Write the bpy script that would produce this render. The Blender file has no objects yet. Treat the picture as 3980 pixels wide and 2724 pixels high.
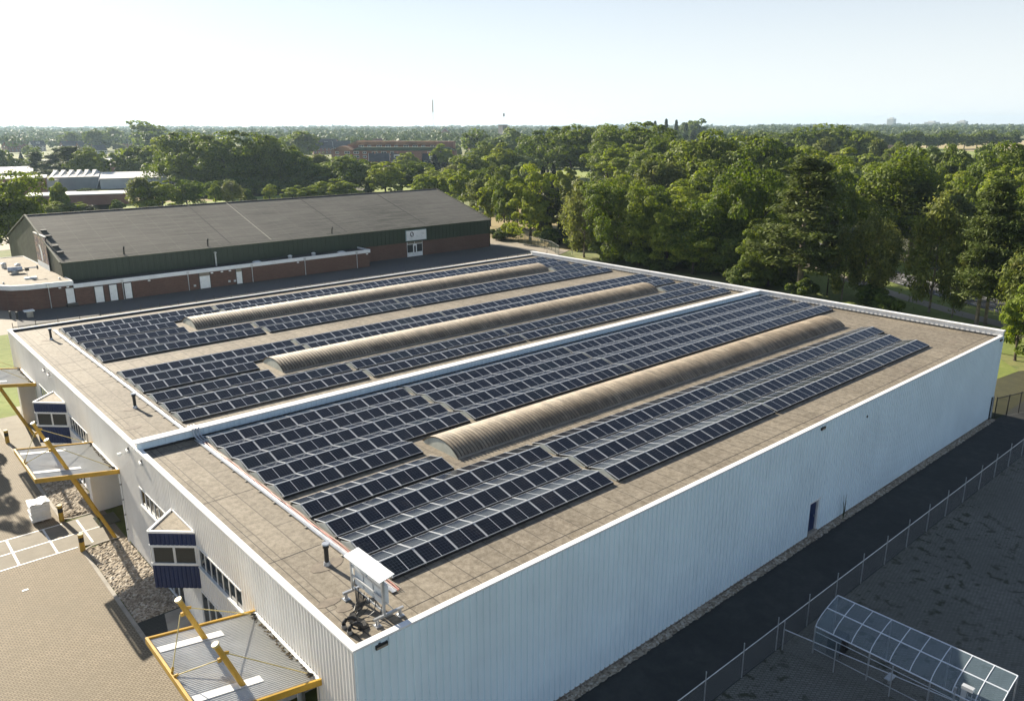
import bpy, bmesh, math, random
import numpy as np
from mathutils import Vector, Matrix
random.seed(7); RS = np.random.RandomState(11)
SC = bpy.context.scene; COL = SC.collection
R = math.radians
ZR = 7.3           # roof level
ZP = 7.5           # parapet level
LX, LY = 62.64, 58.46
ORD = ['first','second','third','fourth','fifth','sixth','seventh','eighth','ninth','tenth','eleventh','twelfth','thirteenth','fourteenth','fifteenth','sixteenth','seventeenth','eighteenth','nineteenth','twentieth']+['twenty-'+s for s in ['first','second','third','fourth','fifth','sixth','seventh']]

# ------------------------------------------------------------------ materials
def newmat(name):
    m = bpy.data.materials.new(name); m.use_nodes = True
    nt = m.node_tree; b = nt.nodes['Principled BSDF']
    return m, nt, b
def N(nt, t, **kw):
    n = nt.nodes.new(t)
    for k, v in kw.items():
        if k.startswith('i_'): n.inputs[k[2:].replace('_',' ')].default_value = v
        else: setattr(n, k, v)
    return n
def L(nt, a, b): nt.links.new(a, b)
def coords(nt, scale=(1,1,1), world=False, loc=(0,0,0), rot=(0,0,0)):
    if world:
        g = N(nt,'ShaderNodeNewGeometry'); src = g.outputs['Position']
    else:
        g = N(nt,'ShaderNodeTexCoord'); src = g.outputs['Object']
    mp = N(nt,'ShaderNodeMapping'); mp.inputs['Scale'].default_value = scale; mp.inputs['Location'].default_value = loc
    mp.inputs['Rotation'].default_value = rot
    L(nt, src, mp.inputs['Vector']); return mp.outputs['Vector']
def ramp(nt, fac, stops):
    r = N(nt,'ShaderNodeValToRGB'); e = r.color_ramp.elements
    while len(e) > 1: e.remove(e[-1])
    e[0].position = stops[0][0]; e[0].color = (*stops[0][1],1)
    for p_, c in stops[1:]:
        q = e.new(p_); q.color = (*c,1)
    L(nt, fac, r.inputs['Fac']); return r.outputs['Color']
def mix(nt, fac, a, b, mode='MIX'):
    m = N(nt,'ShaderNodeMix', data_type='RGBA', blend_type=mode)
    if isinstance(fac,(int,float)): m.inputs[0].default_value = fac
    else: L(nt, fac, m.inputs[0])
    for i, v in ((6,a),(7,b)):
        if isinstance(v, tuple): m.inputs[i].default_value = (*v[:3],1)
        else: L(nt, v, m.inputs[i])
    return m.outputs[2]
def noise(nt, vec, scale, detail=4, rough=.55, dist=0):
    n = N(nt,'ShaderNodeTexNoise'); n.inputs['Scale'].default_value = scale; n.inputs['Detail'].default_value = detail
    n.inputs['Roughness'].default_value = rough; n.inputs['Distortion'].default_value = dist
    L(nt, vec, n.inputs['Vector']); return n.outputs['Fac']
def mrange(nt, v, a, b, c=0, d=1):
    m = N(nt,'ShaderNodeMapRange'); m.inputs[1].default_value=a; m.inputs[2].default_value=b; m.inputs[3].default_value=c; m.inputs[4].default_value=d
    L(nt, v, m.inputs[0]); return m.outputs[0]
def bump(nt, b, h, strength=.3, dist=.05):
    n = N(nt,'ShaderNodeBump'); n.inputs['Strength'].default_value=strength; n.inputs['Distance'].default_value=dist
    L(nt, h, n.inputs['Height']); L(nt, n.outputs['Normal'], b.inputs['Normal'])

def paint(name, c, rough=.5, metal=0, var=.12, scale=1.5, dirt=None, dirtamt=.5):
    m, nt, b = newmat(name); v = coords(nt, world=True)
    n = noise(nt, v, scale, 6, .6)
    dark = tuple(x*(1-var*2) for x in c); lite = tuple(min(1,x*(1+var*.6)) for x in c)
    col = ramp(nt, n, [(.3,dark),(.65,lite)])
    if dirt:
        n2 = noise(nt, coords(nt,(1,1,.15),world=True), scale*2.3, 5, .7)
        col = mix(nt, mrange(nt,n2,.52,.8,0,dirtamt), col, dirt)
    L(nt, col, b.inputs['Base Color']); b.inputs['Roughness'].default_value = rough; b.inputs['Metallic'].default_value = metal
    return m
M = {}
M['wall'] = paint('white_cladding',(.80,.93,.98),.42,0,.04,.25,(.52,.62,.66),.22)
M['wall_left'] = paint('cream_cladding',(.80,.79,.76),.45,0,.04,.5,(.5,.46,.38),.3)
M['cap'] = paint('white_capping',(.84,.84,.83),.4,0,.05,.8,(.45,.42,.36),.35)
M['blue'] = paint('blue_cladding',(.008,.026,.095),.4,0,.1,1)
M['yellow'] = paint('yellow_steel',(.52,.31,.03),.5,0,.14,1.2,(.25,.17,.06),.5)
M['galv'] = paint('galvanised_steel',(.52,.54,.56),.35,.6,.1,3)
M['alu'] = paint('aluminium_frame',(.52,.54,.56),.38,.15,.05,2)
M['whitepaint'] = paint('white_paint',(.80,.81,.80),.45,0,.05,1.5,(.5,.47,.4),.3)
M['inverter'] = paint('grey_housing',(.66,.70,.73),.45,0,.04,2)
M['black'] = paint('black_plastic',(.015,.015,.016),.5,0,.1,2)
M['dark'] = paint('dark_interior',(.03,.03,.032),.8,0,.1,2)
M['bitumen'] = paint('bitumen_upstand',(.03,.028,.027),.8,0,.2,1.2)
M['copper'] = paint('red_cable',(.55,.20,.16),.5,0,.2,4)
M['fascia'] = paint('white_fascia',(.74,.76,.77),.45,0,.05,.5,(.5,.48,.42),.25)
M['concrete'] = paint('concrete',(.36,.33,.28),.85,0,.14,1.1,(.2,.18,.15),.4)
M['rubber'] = paint('dark_pipe',(.035,.033,.03),.6,0,.15,2)
M['roofwhite'] = paint('pale_sheet_roof',(.62,.61,.58),.5,0,.08,.15)
M['greyshed'] = paint('grey_shed_wall',(.26,.30,.32),.6,0,.08,.2)
M['paleshed'] = paint('pale_shed_wall',(.55,.60,.63),.55,0,.06,.2)
M['render'] = paint('white_render',(.66,.64,.60),.8,0,.08,.3)
M['slate'] = paint('slate_roof',(.07,.07,.075),.7,0,.2,.4)
M['tile'] = paint('red_tile_roof',(.22,.085,.05),.8,0,.2,.4)
M['sedum'] = paint('rust_green_roof',(.34,.17,.07),.9,0,.35,.12,(.05,.08,.025),.7)
M['sedumgreen'] = paint('green_planted_roof',(.05,.075,.03),.9,0,.3,.2)
M['towerstone'] = paint('tower_stone',(.25,.235,.23),.8,0,.1,.2)
M['bark'] = paint('bark',(.075,.058,.042),.9,0,.3,1.5)
M['barkpale'] = paint('pale_bark',(.26,.21,.16),.85,0,.3,1.5)
M['gravelstrip'] = paint('loose_stones',(.20,.18,.15),.95,0,.4,6)

def glassmat(name, c=(.02,.03,.035), rough=.06):
    m, nt, b = newmat(name)
    b.inputs['Base Color'].default_value=(*c,1); b.inputs['Roughness'].default_value=rough; b.inputs['Specular IOR Level'].default_value=.7
    v = coords(nt, world=True); n = noise(nt, v, .6, 2); bump(nt, b, n, .08, .1)
    return m
M['glass'] = glassmat('window_glass')
M['glassdark'] = glassmat('small_window_glass',(.03,.035,.04),.15)

# chain link: real openings by alpha
def chain(name, c, cell, wire):
    m, nt, b = newmat(name)
    g = N(nt,'ShaderNodeTexCoord'); s = N(nt,'ShaderNodeSeparateXYZ'); L(nt, g.outputs['Object'], s.inputs[0])
    def m2(op, a, bb=None):
        n = N(nt,'ShaderNodeMath', operation=op)
        for i, v in enumerate((a,bb)):
            if v is None: continue
            if isinstance(v,(int,float)): n.inputs[i].default_value=v
            else: L(nt, v, n.inputs[i])
        return n.outputs[0]
    h = m2('ADD', s.outputs[0], s.outputs[1])
    u = m2('FRACT', m2('DIVIDE', m2('ADD', h, s.outputs[2]), cell)); w = m2('FRACT', m2('DIVIDE', m2('SUBTRACT', h, s.outputs[2]), cell))
    a = m2('MAXIMUM', m2('LESS_THAN', u, wire/cell), m2('LESS_THAN', w, wire/cell))
    L(nt, a, b.inputs['Alpha']); b.inputs['Base Color'].default_value=(*c,1); b.inputs['Roughness'].default_value=.5; b.inputs['Metallic'].default_value=.3
    return m
M['chain'] = chain('chain_link',(.30,.31,.31),.07,.008)
M['chaingreen'] = chain('green_wire_mesh',(.03,.05,.035),.07,.014)

def solar():
    m, nt, b = newmat('solar_cells')
    g = N(nt,'ShaderNodeTexCoord'); s = N(nt,'ShaderNodeSeparateXYZ'); L(nt, g.outputs['Object'], s.inputs[0])
    def M2(op,a,bb=None,cc=None):
        n = N(nt,'ShaderNodeMath', operation=op)
        for i, v in enumerate((a,bb,cc)):
            if v is None: continue
            if isinstance(v,(int,float)): n.inputs[i].default_value=v
            else: L(nt, v, n.inputs[i])
        return n.outputs[0]
    ax = M2('ABSOLUTE', s.outputs[0])
    # centre strip, then 5 cells each way in x and 6 in y
    cx = M2('PINGPONG', M2('SUBTRACT', ax, .012), .0745); cy = M2('PINGPONG', M2('ADD', s.outputs[1], .48), .08)
    line = M2('MAXIMUM', M2('LESS_THAN', cx, .0035), M2('LESS_THAN', cy, .0035))
    mid = M2('LESS_THAN', ax, .011)
    oi = N(nt,'ShaderNodeObjectInfo')
    base = ramp(nt, oi.outputs['Random'], [(0,(.003,.004,.008)),(.6,(.004,.006,.012)),(.9,(.005,.006,.011)),(1,(.005,.010,.012))])
    col = mix(nt, line, base, (.075,.085,.11)); col = mix(nt, mid, col, (.62,.65,.68))
    dust = noise(nt, coords(nt, world=True), .9, 5, .7); col = mix(nt, mrange(nt,dust,.5,.9,0,.10), col, (.25,.22,.18))
    L(nt, col, b.inputs['Base Color']); b.inputs['Roughness'].default_value=.13; b.inputs['IOR'].default_value=1.5
    b.inputs['Specular IOR Level'].default_value=.27
    return m
M['cells'] = solar()

def roofmat():
    m, nt, b = newmat('roof_felt')
    v = coords(nt, world=True)
    br = N(nt,'ShaderNodeTexBrick'); br.inputs['Scale'].default_value=1; br.offset=.37; br.offset_frequency=2
    br.inputs['Brick Width'].default_value=7.4; br.inputs['Row Height'].default_value=1.02
    br.inputs['Mortar Size'].default_value=.03; br.inputs['Mortar Smooth'].default_value=.3; br.inputs['Bias'].default_value=0
    br.inputs['Color1'].default_value=(.0,.0,.0,1); br.inputs['Color2'].default_value=(1,1,1,1); br.inputs['Mortar'].default_value=(0,0,0,1)
    rot = coords(nt, world=True, rot=(0,0,R(90)))
    wn = N(nt,'ShaderNodeVectorMath', operation='ADD'); L(nt, rot, wn.inputs[0])
    nn = N(nt,'ShaderNodeTexNoise'); nn.inputs['Scale'].default_value=.5; L(nt, v, nn.inputs['Vector'])
    sc = N(nt,'ShaderNodeVectorMath', operation='SCALE'); sc.inputs['Scale'].default_value=.12; L(nt, nn.outputs['Color'], sc.inputs[0]); L(nt, sc.outputs[0], wn.inputs[1])
    L(nt, wn.outputs[0], br.inputs['Vector'])
    n1 = noise(nt, v, .12, 6, .65); n2 = noise(nt, v, 3.6, 8, .8); n3 = noise(nt, coords(nt,(1.6,.35,1),world=True), 1.4, 5, .7)
    base = ramp(nt, n1, [(.25,(.120,.098,.070)),(.5,(.170,.143,.102)),(.75,(.215,.185,.138))])
    base = mix(nt, mrange(nt,n2,.45,.66,0,.55), base, (.36,.315,.25))
    base = mix(nt, mrange(nt,n2,.48,.30,0,.65), base, (.075,.06,.045))
    base = mix(nt, mrange(nt,n3,.55,.8,0,.4), base, (.36,.32,.26))
    base = mix(nt, .10, base, br.outputs['Color'], 'OVERLAY')
    base = mix(nt, mrange(nt, br.outputs['Fac'],0,1,0,.75), base, (.06,.048,.035))
    L(nt, base, b.inputs['Base Color']); b.inputs['Roughness'].default_value=.78; bump(nt, b, n2, .25, .03)
    return m
M['roof'] = roofmat()

def brickmat(name, c1, c2, mortar, bw, bh, rot=0, rough=.85, patch=None, ms=.012, wallmode=False, patchscale=.25, fine=3):
    m, nt, b = newmat(name); v = coords(nt, world=True, rot=(0,0,R(rot)))
    if wallmode:
        s = N(nt,'ShaderNodeSeparateXYZ'); L(nt, v, s.inputs[0]); ad = N(nt,'ShaderNodeMath', operation='ADD'); L(nt, s.outputs[0], ad.inputs[0]); L(nt, s.outputs[1], ad.inputs[1])
        cb = N(nt,'ShaderNodeCombineXYZ'); L(nt, ad.outputs[0], cb.inputs[0]); L(nt, s.outputs[2], cb.inputs[1]); vv = cb.outputs[0]
    else: vv = v
    br = N(nt,'ShaderNodeTexBrick'); L(nt, vv, br.inputs['Vector']); br.inputs['Scale'].default_value=1
    br.inputs['Brick Width'].default_value=bw; br.inputs['Row Height'].default_value=bh; br.inputs['Mortar Size'].default_value=ms
    br.inputs['Color1'].default_value=(*c1,1); br.inputs['Color2'].default_value=(*c2,1); br.inputs['Mortar'].default_value=(*mortar,1)
    n = noise(nt, v, patchscale, 6, .6); n2 = noise(nt, v, fine, 5, .7)
    col = mix(nt, mrange(nt,n,.35,.7,0,.6), br.outputs['Color'], patch or tuple(x*.7 for x in c1))
    col = mix(nt, mrange(nt,n2,.35,.7,.0,.35), col, tuple(x*.6 for x in c1))
    L(nt, col, b.inputs['Base Color']); b.inputs['Roughness'].default_value=rough; bump(nt, b, n2, .2, .02)
    return m
M['paving'] = brickmat('clinker_paving',(.26,.21,.14),(.33,.27,.19),(.11,.09,.06),.24,.14,0,patch=(.17,.145,.10),ms=.022)
M['pavedark'] = brickmat('dark_brick_paving',(.045,.047,.044),(.06,.062,.056),(.028,.03,.027),.24,.12,35,patch=(.03,.035,.025),ms=.02,patchscale=.18)
M['brick'] = brickmat('red_brown_brick',(.115,.052,.036),(.16,.075,.052),(.12,.09,.07),.5,.16,0,patch=(.10,.05,.036),ms=.02,wallmode=True)
M['brickfar'] = brickmat('brick_far',(.27,.125,.085),(.32,.155,.11),(.22,.16,.13),.8,.4,0,patch=(.22,.10,.07),ms=.02,wallmode=True)

def ground(name, stops, s1=.02, s2=.6, rough=.95, fleck=None, fl=(.55,.75), flk=.6, bmp=.4):
    m, nt, b = newmat(name); v = coords(nt, world=True)
    n = noise(nt, v, s1, 6, .65); n2 = noise(nt, v, s2, 6, .75)
    s = N(nt,'ShaderNodeMath', operation='ADD'); h = N(nt,'ShaderNodeMath', operation='MULTIPLY'); h.inputs[1].default_value=.5
    L(nt,n,s.inputs[0]); L(nt,n2,s.inputs[1]); L(nt,s.outputs[0],h.inputs[0])
    col = ramp(nt, h.outputs[0], stops)
    if fleck:
        n3 = noise(nt, v, s2*3, 4, .8); col = mix(nt, mrange(nt,n3,fl[0],fl[1],0,flk), col, fleck)
    L(nt, col, b.inputs['Base Color']); b.inputs['Roughness'].default_value=rough; bump(nt, b, n2, bmp, .1)
    return m
M['field'] = ground('meadow_ground',[(.3,(.07,.095,.026)),(.45,(.12,.15,.038)),(.55,(.20,.20,.065)),(.68,(.28,.24,.10))],.012,.5)
M['grass'] = ground('rough_grass',[(.3,(.08,.11,.018)),(.5,(.16,.20,.035)),(.7,(.27,.27,.08))],.05,1.2)
M['meadow'] = ground('bright_meadow',[(.3,(.12,.16,.028)),(.5,(.22,.27,.055)),(.7,(.34,.34,.11))],.04,.7)
M['drygrass'] = ground('dry_grass',[(.3,(.14,.12,.04)),(.5,(.26,.20,.08)),(.7,(.36,.27,.12))],.04,.7)
M['stubble'] = ground('stubble_field',[(.3,(.30,.25,.12)),(.5,(.38,.31,.155)),(.7,(.45,.37,.19))],.004,.05)
M['forestfloor'] = ground('leaf_litter',[(.3,(.02,.022,.01)),(.5,(.045,.045,.018)),(.7,(.09,.085,.03))],.05,.7)
M['asphalt'] = ground('asphalt',[(.3,(.050,.050,.050)),(.5,(.068,.067,.066)),(.7,(.09,.088,.085))],.1,1.5,.85,bmp=.1)
M['asphaltdark'] = ground('dark_asphalt',[(.3,(.018,.020,.020)),(.5,(.032,.034,.033)),(.7,(.06,.06,.055))],.25,1.3,.85,(.05,.055,.035),bmp=.15)
M['lane'] = ground('grey_lane',[(.3,(.17,.15,.115)),(.5,(.235,.21,.165)),(.7,(.29,.26,.21))],.15,1.5,.85,bmp=.1)
M['pale'] = ground('pale_paving',[(.3,(.22,.19,.145)),(.5,(.29,.25,.195)),(.7,(.35,.31,.25))],.1,1.2,.85,bmp=.1)
M['yard'] = brickmat('weedy_yard_paving',(.155,.15,.13),(.21,.205,.18),(.075,.075,.06),.24,.12,35,patch=(.075,.078,.062),ms=.02,patchscale=.12)
def weedy(m):
    nt = m.node_tree; b = nt.nodes['Principled BSDF']; src = b.inputs['Base Color'].links[0].from_socket
    v = coords(nt, world=True); n = noise(nt, v, 1.6, 4, .65); n0 = noise(nt, v, .16, 3, .5)
    mu = N(nt,'ShaderNodeMath', operation='MULTIPLY'); L(nt, mrange(nt,n,.54,.61,0,1), mu.inputs[0]); L(nt, mrange(nt,n0,.38,.55,0,1), mu.inputs[1])
    L(nt, mix(nt, mu.outputs[0], src, (.04,.042,.022)), b.inputs['Base Color'])
weedy(M['yard'])

def hallroof():
    m, nt, b = newmat('ribbed_grey_roof'); v = coords(nt, world=True)
    n = noise(nt, coords(nt,(.09,1.4,1),world=True), 1.6, 8, .85); n2 = noise(nt, v, .8, 8, .85); n3 = noise(nt, v, .06, 4, .6)
    col = ramp(nt, n, [(.41,(.020,.020,.015)),(.5,(.058,.057,.045)),(.59,(.125,.12,.098))])
    col = mix(nt, mrange(nt,n2,.45,.62,0,.55), col, (.05,.05,.044)); col = mix(nt, mrange(nt,n3,.4,.65,0,.35), col, (.175,.16,.135))
    br = N(nt,'ShaderNodeTexBrick'); L(nt, v, br.inputs['Vector']); br.inputs['Scale'].default_value=1; br.offset=.0
    br.inputs['Brick Width'].default_value=3.2; br.inputs['Row Height'].default_value=1.5; br.inputs['Mortar Size'].default_value=.05
    col = mix(nt, mrange(nt,br.outputs['Fac'],0,1,0,.32), col, (.20,.19,.16))
    L(nt, col, b.inputs['Base Color']); b.inputs['Roughness'].default_value=.85; bump(nt,b,n2,.3,.05); return m
M['hallroof'] = hallroof()
M['green'] = paint('dark_green_cladding',(.018,.034,.016),.55,0,.12,.5)
M['greengable'] = paint('weathered_green_cladding',(.085,.09,.055),.6,0,.2,.4,(.03,.035,.02),.6)

def vaultmat():
    m, nt, b = newmat('weathered_fibre_sheet'); v = coords(nt, world=True)
    n = noise(nt, coords(nt,(1,1,1),world=True), .5, 6, .7); n2 = noise(nt, coords(nt,(4,.4,.4),world=True), 1.3, 6, .8)
    col = ramp(nt, n, [(.3,(.22,.17,.115)),(.6,(.38,.315,.23))])
    g = N(nt,'ShaderNodeNewGeometry'); s = N(nt,'ShaderNodeSeparateXYZ'); L(nt, g.outputs['True Normal'], s.inputs[0])
    # soot gathers in patches, thinner near the crest
    col = mix(nt, mrange(nt,n2,.40,.60,0,.8), col, (.10,.078,.055))
    L(nt, col, b.inputs['Base Color']); b.inputs['Roughness'].default_value=.65; return m
M['vault'] = vaultmat()
M['vaultend'] = paint('stained_end_plate',(.50,.52,.46),.7,0,.12,1.5,(.24,.23,.17),.6)
M['endplate'] = paint('grey_green_plate',(.46,.50,.48),.45,0,.08,2)

def sheetmat(name, base, alpha, rough=.25):
    m, nt, b = newmat(name); v = coords(nt, world=True); n = noise(nt, v, 1.1, 5, .7)
    L(nt, ramp(nt, n, [(.3,tuple(x*.75 for x in base)),(.7,base)]), b.inputs['Base Color'])
    b.inputs['Roughness'].default_value=rough; b.inputs['Alpha'].default_value=alpha; return m
M['poly'] = sheetmat('shelter_glazing',(.22,.30,.35),.38,.12)
def canopysheet():
    m, nt, b = newmat('corrugated_sheet'); v = coords(nt, world=True); n = noise(nt, v, .8, 5, .7)
    g = N(nt,'ShaderNodeNewGeometry'); s = N(nt,'ShaderNodeSeparateXYZ'); L(nt, g.outputs['Position'], s.inputs[0])
    moss = mrange(nt, s.outputs[0], -1.8, -.1, 0, .5)      # moss has crept out from the wall gutter
    mu = N(nt,'ShaderNodeMath', operation='MULTIPLY'); L(nt, moss, mu.inputs[0]); L(nt, mrange(nt,n,.3,.6,.3,1), mu.inputs[1])
    col = mix(nt, mu.outputs[0], ramp(nt,n,[(.3,(.42,.43,.43)),(.7,(.58,.59,.59))]), (.13,.115,.06))
    L(nt, col, b.inputs['Base Color']); b.inputs['Roughness'].default_value=.4; b.inputs['Metallic'].default_value=.2; return m
M['sheet'] = canopysheet()

def leafmat(name, c1, c2, trans=.3):
    m, nt, b = newmat(name); nt.nodes.remove(b); out = nt.nodes['Material Output']
    oi = N(nt,'ShaderNodeObjectInfo'); v = coords(nt, world=True); n = noise(nt, v, .35, 3, .6)
    s = N(nt,'ShaderNodeMath', operation='ADD'); L(nt, oi.outputs['Random'], s.inputs[0]); L(nt, n, s.inputs[1])
    h = N(nt,'ShaderNodeMath', operation='MULTIPLY'); h.inputs[1].default_value=.5; L(nt, s.outputs[0], h.inputs[0])
    col = ramp(nt, h.outputs[0], [(.2,c1),(.8,c2)])
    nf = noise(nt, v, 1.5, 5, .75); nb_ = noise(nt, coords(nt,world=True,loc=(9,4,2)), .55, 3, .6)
    col = mix(nt, mrange(nt,nf,.54,.38,0,.75), col, tuple(x*.38 for x in c1)); col = mix(nt, mrange(nt,nf,.54,.68,0,.7), col, (c2[0]*1.7,c2[1]*1.5,c2[2]*1.2)); col = mix(nt, mrange(nt,nb_,.55,.7,0,.35), col, (c2[0]*1.5,c2[1]*1.15,c2[2]))  # leaf tone varies by noise; clump shade and sunlit tips painted into the colour
    d = N(nt,'ShaderNodeBsdfPrincipled'); L(nt, col, d.inputs['Base Color']); d.inputs['Roughness'].default_value=.62; d.inputs['Specular IOR Level'].default_value=.22
    t = N(nt,'ShaderNodeBsdfTranslucent'); hs = N(nt,'ShaderNodeHueSaturation'); hs.inputs['Saturation'].default_value=1.15; hs.inputs['Value'].default_value=1.5; L(nt, col, hs.inputs['Color']); L(nt, hs.outputs[0], t.inputs['Color'])
    ms = N(nt,'ShaderNodeMixShader'); ms.inputs[0].default_value=trans; L(nt, d.outputs[0], ms.inputs[1]); L(nt, t.outputs[0], ms.inputs[2]); L(nt, ms.outputs[0], out.inputs['Surface'])
    return m
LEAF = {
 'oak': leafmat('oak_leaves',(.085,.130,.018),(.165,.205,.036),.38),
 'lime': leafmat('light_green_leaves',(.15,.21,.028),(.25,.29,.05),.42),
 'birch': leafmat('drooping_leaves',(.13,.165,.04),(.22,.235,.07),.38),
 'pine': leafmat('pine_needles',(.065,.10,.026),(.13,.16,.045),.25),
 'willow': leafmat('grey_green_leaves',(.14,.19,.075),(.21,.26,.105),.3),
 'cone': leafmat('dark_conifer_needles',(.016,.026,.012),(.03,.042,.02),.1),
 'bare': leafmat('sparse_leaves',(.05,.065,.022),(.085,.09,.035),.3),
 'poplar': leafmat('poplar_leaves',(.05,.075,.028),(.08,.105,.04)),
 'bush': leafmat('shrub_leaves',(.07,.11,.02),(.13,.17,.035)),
}

# ------------------------------------------------------------------ mesh builder
class MB:
    def __init__(s): s.v=[]; s.f=[]; s.mi=[]; s.m=[]
    def mid(s, mat):
        if mat not in s.m: s.m.append(mat)
        return s.m.index(mat)
    def add(s, vs, fs, mat):
        o=len(s.v); s.v.extend([tuple(map(float,v)) for v in vs]); i=s.mid(mat)
        for f in fs: s.f.append(tuple(o+k for k in f)); s.mi.append(i)
    def quad(s, a,b,c,d, mat): s.add([a,b,c,d],[(0,1,2,3)],mat)
    def box(s, x0,x1,y0,y1,z0,z1, mat):
        vs=[(x,y,z) for z in (z0,z1) for y in (y0,y1) for x in (x0,x1)]
        s.add(vs,[(0,2,3,1),(4,5,7,6),(0,1,5,4),(2,6,7,3),(0,4,6,2),(1,3,7,5)],mat)
    def beam(s, p, q, w, h, mat, up=(0,0,1)):
        p,q=Vector(p),Vector(q); d=(q-p).normalized(); u=Vector(up)
        if abs(d.dot(u))>.97: u=Vector((1,0,0))
        a=d.cross(u).normalized(); b=a.cross(d).normalized()
        vs=[e+a*i*w/2+b*j*h/2 for e in (p,q) for i,j in ((-1,-1),(1,-1),(1,1),(-1,1))]
        s.add(vs,[(3,2,1,0),(4,5,6,7),(0,1,5,4),(1,2,6,5),(2,3,7,6),(3,0,4,7)],mat)
    def tube(s, pts, rad, mat, n=10, caps=True):
        pts=[Vector(p) for p in pts]; rad=rad if isinstance(rad,(list,tuple)) else [rad]*len(pts)
        vs=[]; prev=None
        for i,p in enumerate(pts):
            d=(pts[min(i+1,len(pts)-1)]-pts[max(i-1,0)]).normalized()
            u=Vector((0,0,1)) if abs(d.z)<.95 else Vector((1,0,0))
            if prev is not None and abs(prev.dot(d))<.9: u=prev
            a=d.cross(u).normalized(); b=d.cross(a).normalized(); prev=u
            for k in range(n):
                t=2*math.pi*k/n; vs.append(p+(a*math.cos(t)+b*math.sin(t))*rad[i])
        fs=[]
        for i in range(len(pts)-1):
            for k in range(n):
                k2=(k+1)%n; fs.append((i*n+k,i*n+k2,(i+1)*n+k2,(i+1)*n+k))
        if caps: fs.append(tuple(range(n-1,-1,-1))); fs.append(tuple((len(pts)-1)*n+k for k in range(n)))
        s.add(vs,fs,mat)
    def prism(s, poly, z0, z1, mat):
        n=len(poly); vs=[(x,y,z0) for x,y in poly]+[(x,y,z1) for x,y in poly]
        s.add(vs,[tuple(range(n-1,-1,-1)),tuple(range(n,2*n))]+[(i,(i+1)%n,n+(i+1)%n,n+i) for i in range(n)],mat)
    def build(s, name, parent=None, smooth=False, loc=None):
        me=bpy.data.meshes.new(name)
        off=Vector((0,0,0))
        if parent is not None:
            q=parent
            while q is not None: off+=q.location; q=q.parent
        elif loc is not None: off=Vector(loc)
        if loc is not None and parent is not None: off=off+Vector(loc)
        me.from_pydata([(v[0]-off.x,v[1]-off.y,v[2]-off.z) for v in s.v],[],s.f)
        for m in s.m: me.materials.append(M[m] if isinstance(m,str) else m)
        me.polygons.foreach_set('material_index', s.mi)
        if smooth: me.polygons.foreach_set('use_smooth',[True]*len(me.polygons))
        me.update()
        o=bpy.data.objects.new(name,me); COL.objects.link(o)
        if parent is not None: o.parent=parent
        if loc is not None: o.location=loc
        return o
def tag(o, label=None, cat=None, group=None, kind=None):
    if label: o['label']=label
    if cat: o['category']=cat
    if group: o['group']=group
    if kind: o['kind']=kind
    return o
def empty(name, loc, label, cat, group=None):
    o=bpy.data.objects.new(name,None); COL.objects.link(o); o.location=loc; o.empty_display_size=.3
    return tag(o,label,cat,group)
def sheet(name, poly, z, mat, label=None, kind='structure'):
    b=MB(); b.add([(x,y,z) for x,y in poly],[tuple(range(len(poly)))],mat)
    o=b.build(name); tag(o, label or name.replace('_',' '), None, None, kind); return o
def ccw(poly):
    a=sum(poly[i][0]*poly[(i+1)%len(poly)][1]-poly[(i+1)%len(poly)][0]*poly[i][1] for i in range(len(poly)))
    return poly if a>0 else poly[::-1]
def ribbed(b, axis, c, a0, a1, z0, z1, pitch, depth, out, mat, wide=.55):
    """trapezoid sheet in the plane axis=c, running along the other axis, proud by depth towards out"""
    pts=[]; a=a0; n=max(1,round((a1-a0)/pitch)); pt=(a1-a0)/n
    for i in range(n):
        s=a0+i*pt
        pts += [(s,0),(s+pt*(1-wide)*.5,0),(s+pt*(1-wide)*.5+.02,depth),(s+pt*(1-(1-wide)*.5)-.02,depth),(s+pt*(1-(1-wide)*.5),0)]
    pts.append((a1,0))
    vs=[]
    for s,d in pts:
        k=c+out*d
        vs += [((k,s,z) if axis=='x' else (s,k,z)) for z in (z0,z1)]
    fs=[(2*i,2*i+2,2*i+3,2*i+1) for i in range(len(pts)-1)]
    flip=(axis=='x' and out<0) or (axis=='y' and out>0)
    if flip: fs=[f[::-1] for f in fs]
    b.add(vs,fs,mat)

def streak(m, amt=.22):
    nt=m.node_tree; b=nt.nodes['Principled BSDF']; src=b.inputs['Base Color'].links[0].from_socket
    n=noise(nt,coords(nt,(1.1,1.1,.02),world=True),1.0,3,.6); n2=noise(nt,coords(nt,(5,5,.35),world=True),1.2,6,.75)
    c=mix(nt,mrange(nt,n,.3,.7,0,amt),src,(.66,.82,.90)); c=mix(nt,mrange(nt,n2,.56,.8,0,.32),c,(.45,.52,.52)); L(nt,c,b.inputs['Base Color'])
streak(M['wall'])
M['moss']=paint('brown_leaf_litter',(.10,.075,.04),.95,0,.4,3)
M['yellowpale']=paint('pale_yellow_paint',(.60,.50,.22),.5,0,.12,2)
M['roofpatch']=paint('roof_patch',(.20,.165,.125),.8,0,.2,3)
M['vaultshade']=paint('shaded_sooty_trough',(.13,.105,.075),.8,0,.25,1.2)
M['puddle']=glassmat('wet_film',(.05,.06,.045),.12)
M['hallroof2']=paint('seam_strip',(.30,.28,.23),.8,0,.1,1)
M['panebrown']=paint('brown_reflection',(.22,.19,.14),.3,0,.1,1)
M['signframe']=paint('sign_edge',(.35,.45,.46),.4,0,.05,1)
M['markgrey']=paint('faded_grey_print',(.52,.55,.56),.5,0,.05,2); M['markdark']=paint('dark_print',(.05,.04,.05),.5,0,.05,2)
M['paleroof']=ground('sandy_roof',[(.35,(.14,.115,.08)),(.5,(.23,.195,.145)),(.65,(.31,.27,.205))],.1,1.3,.85,bmp=.1)
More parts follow.
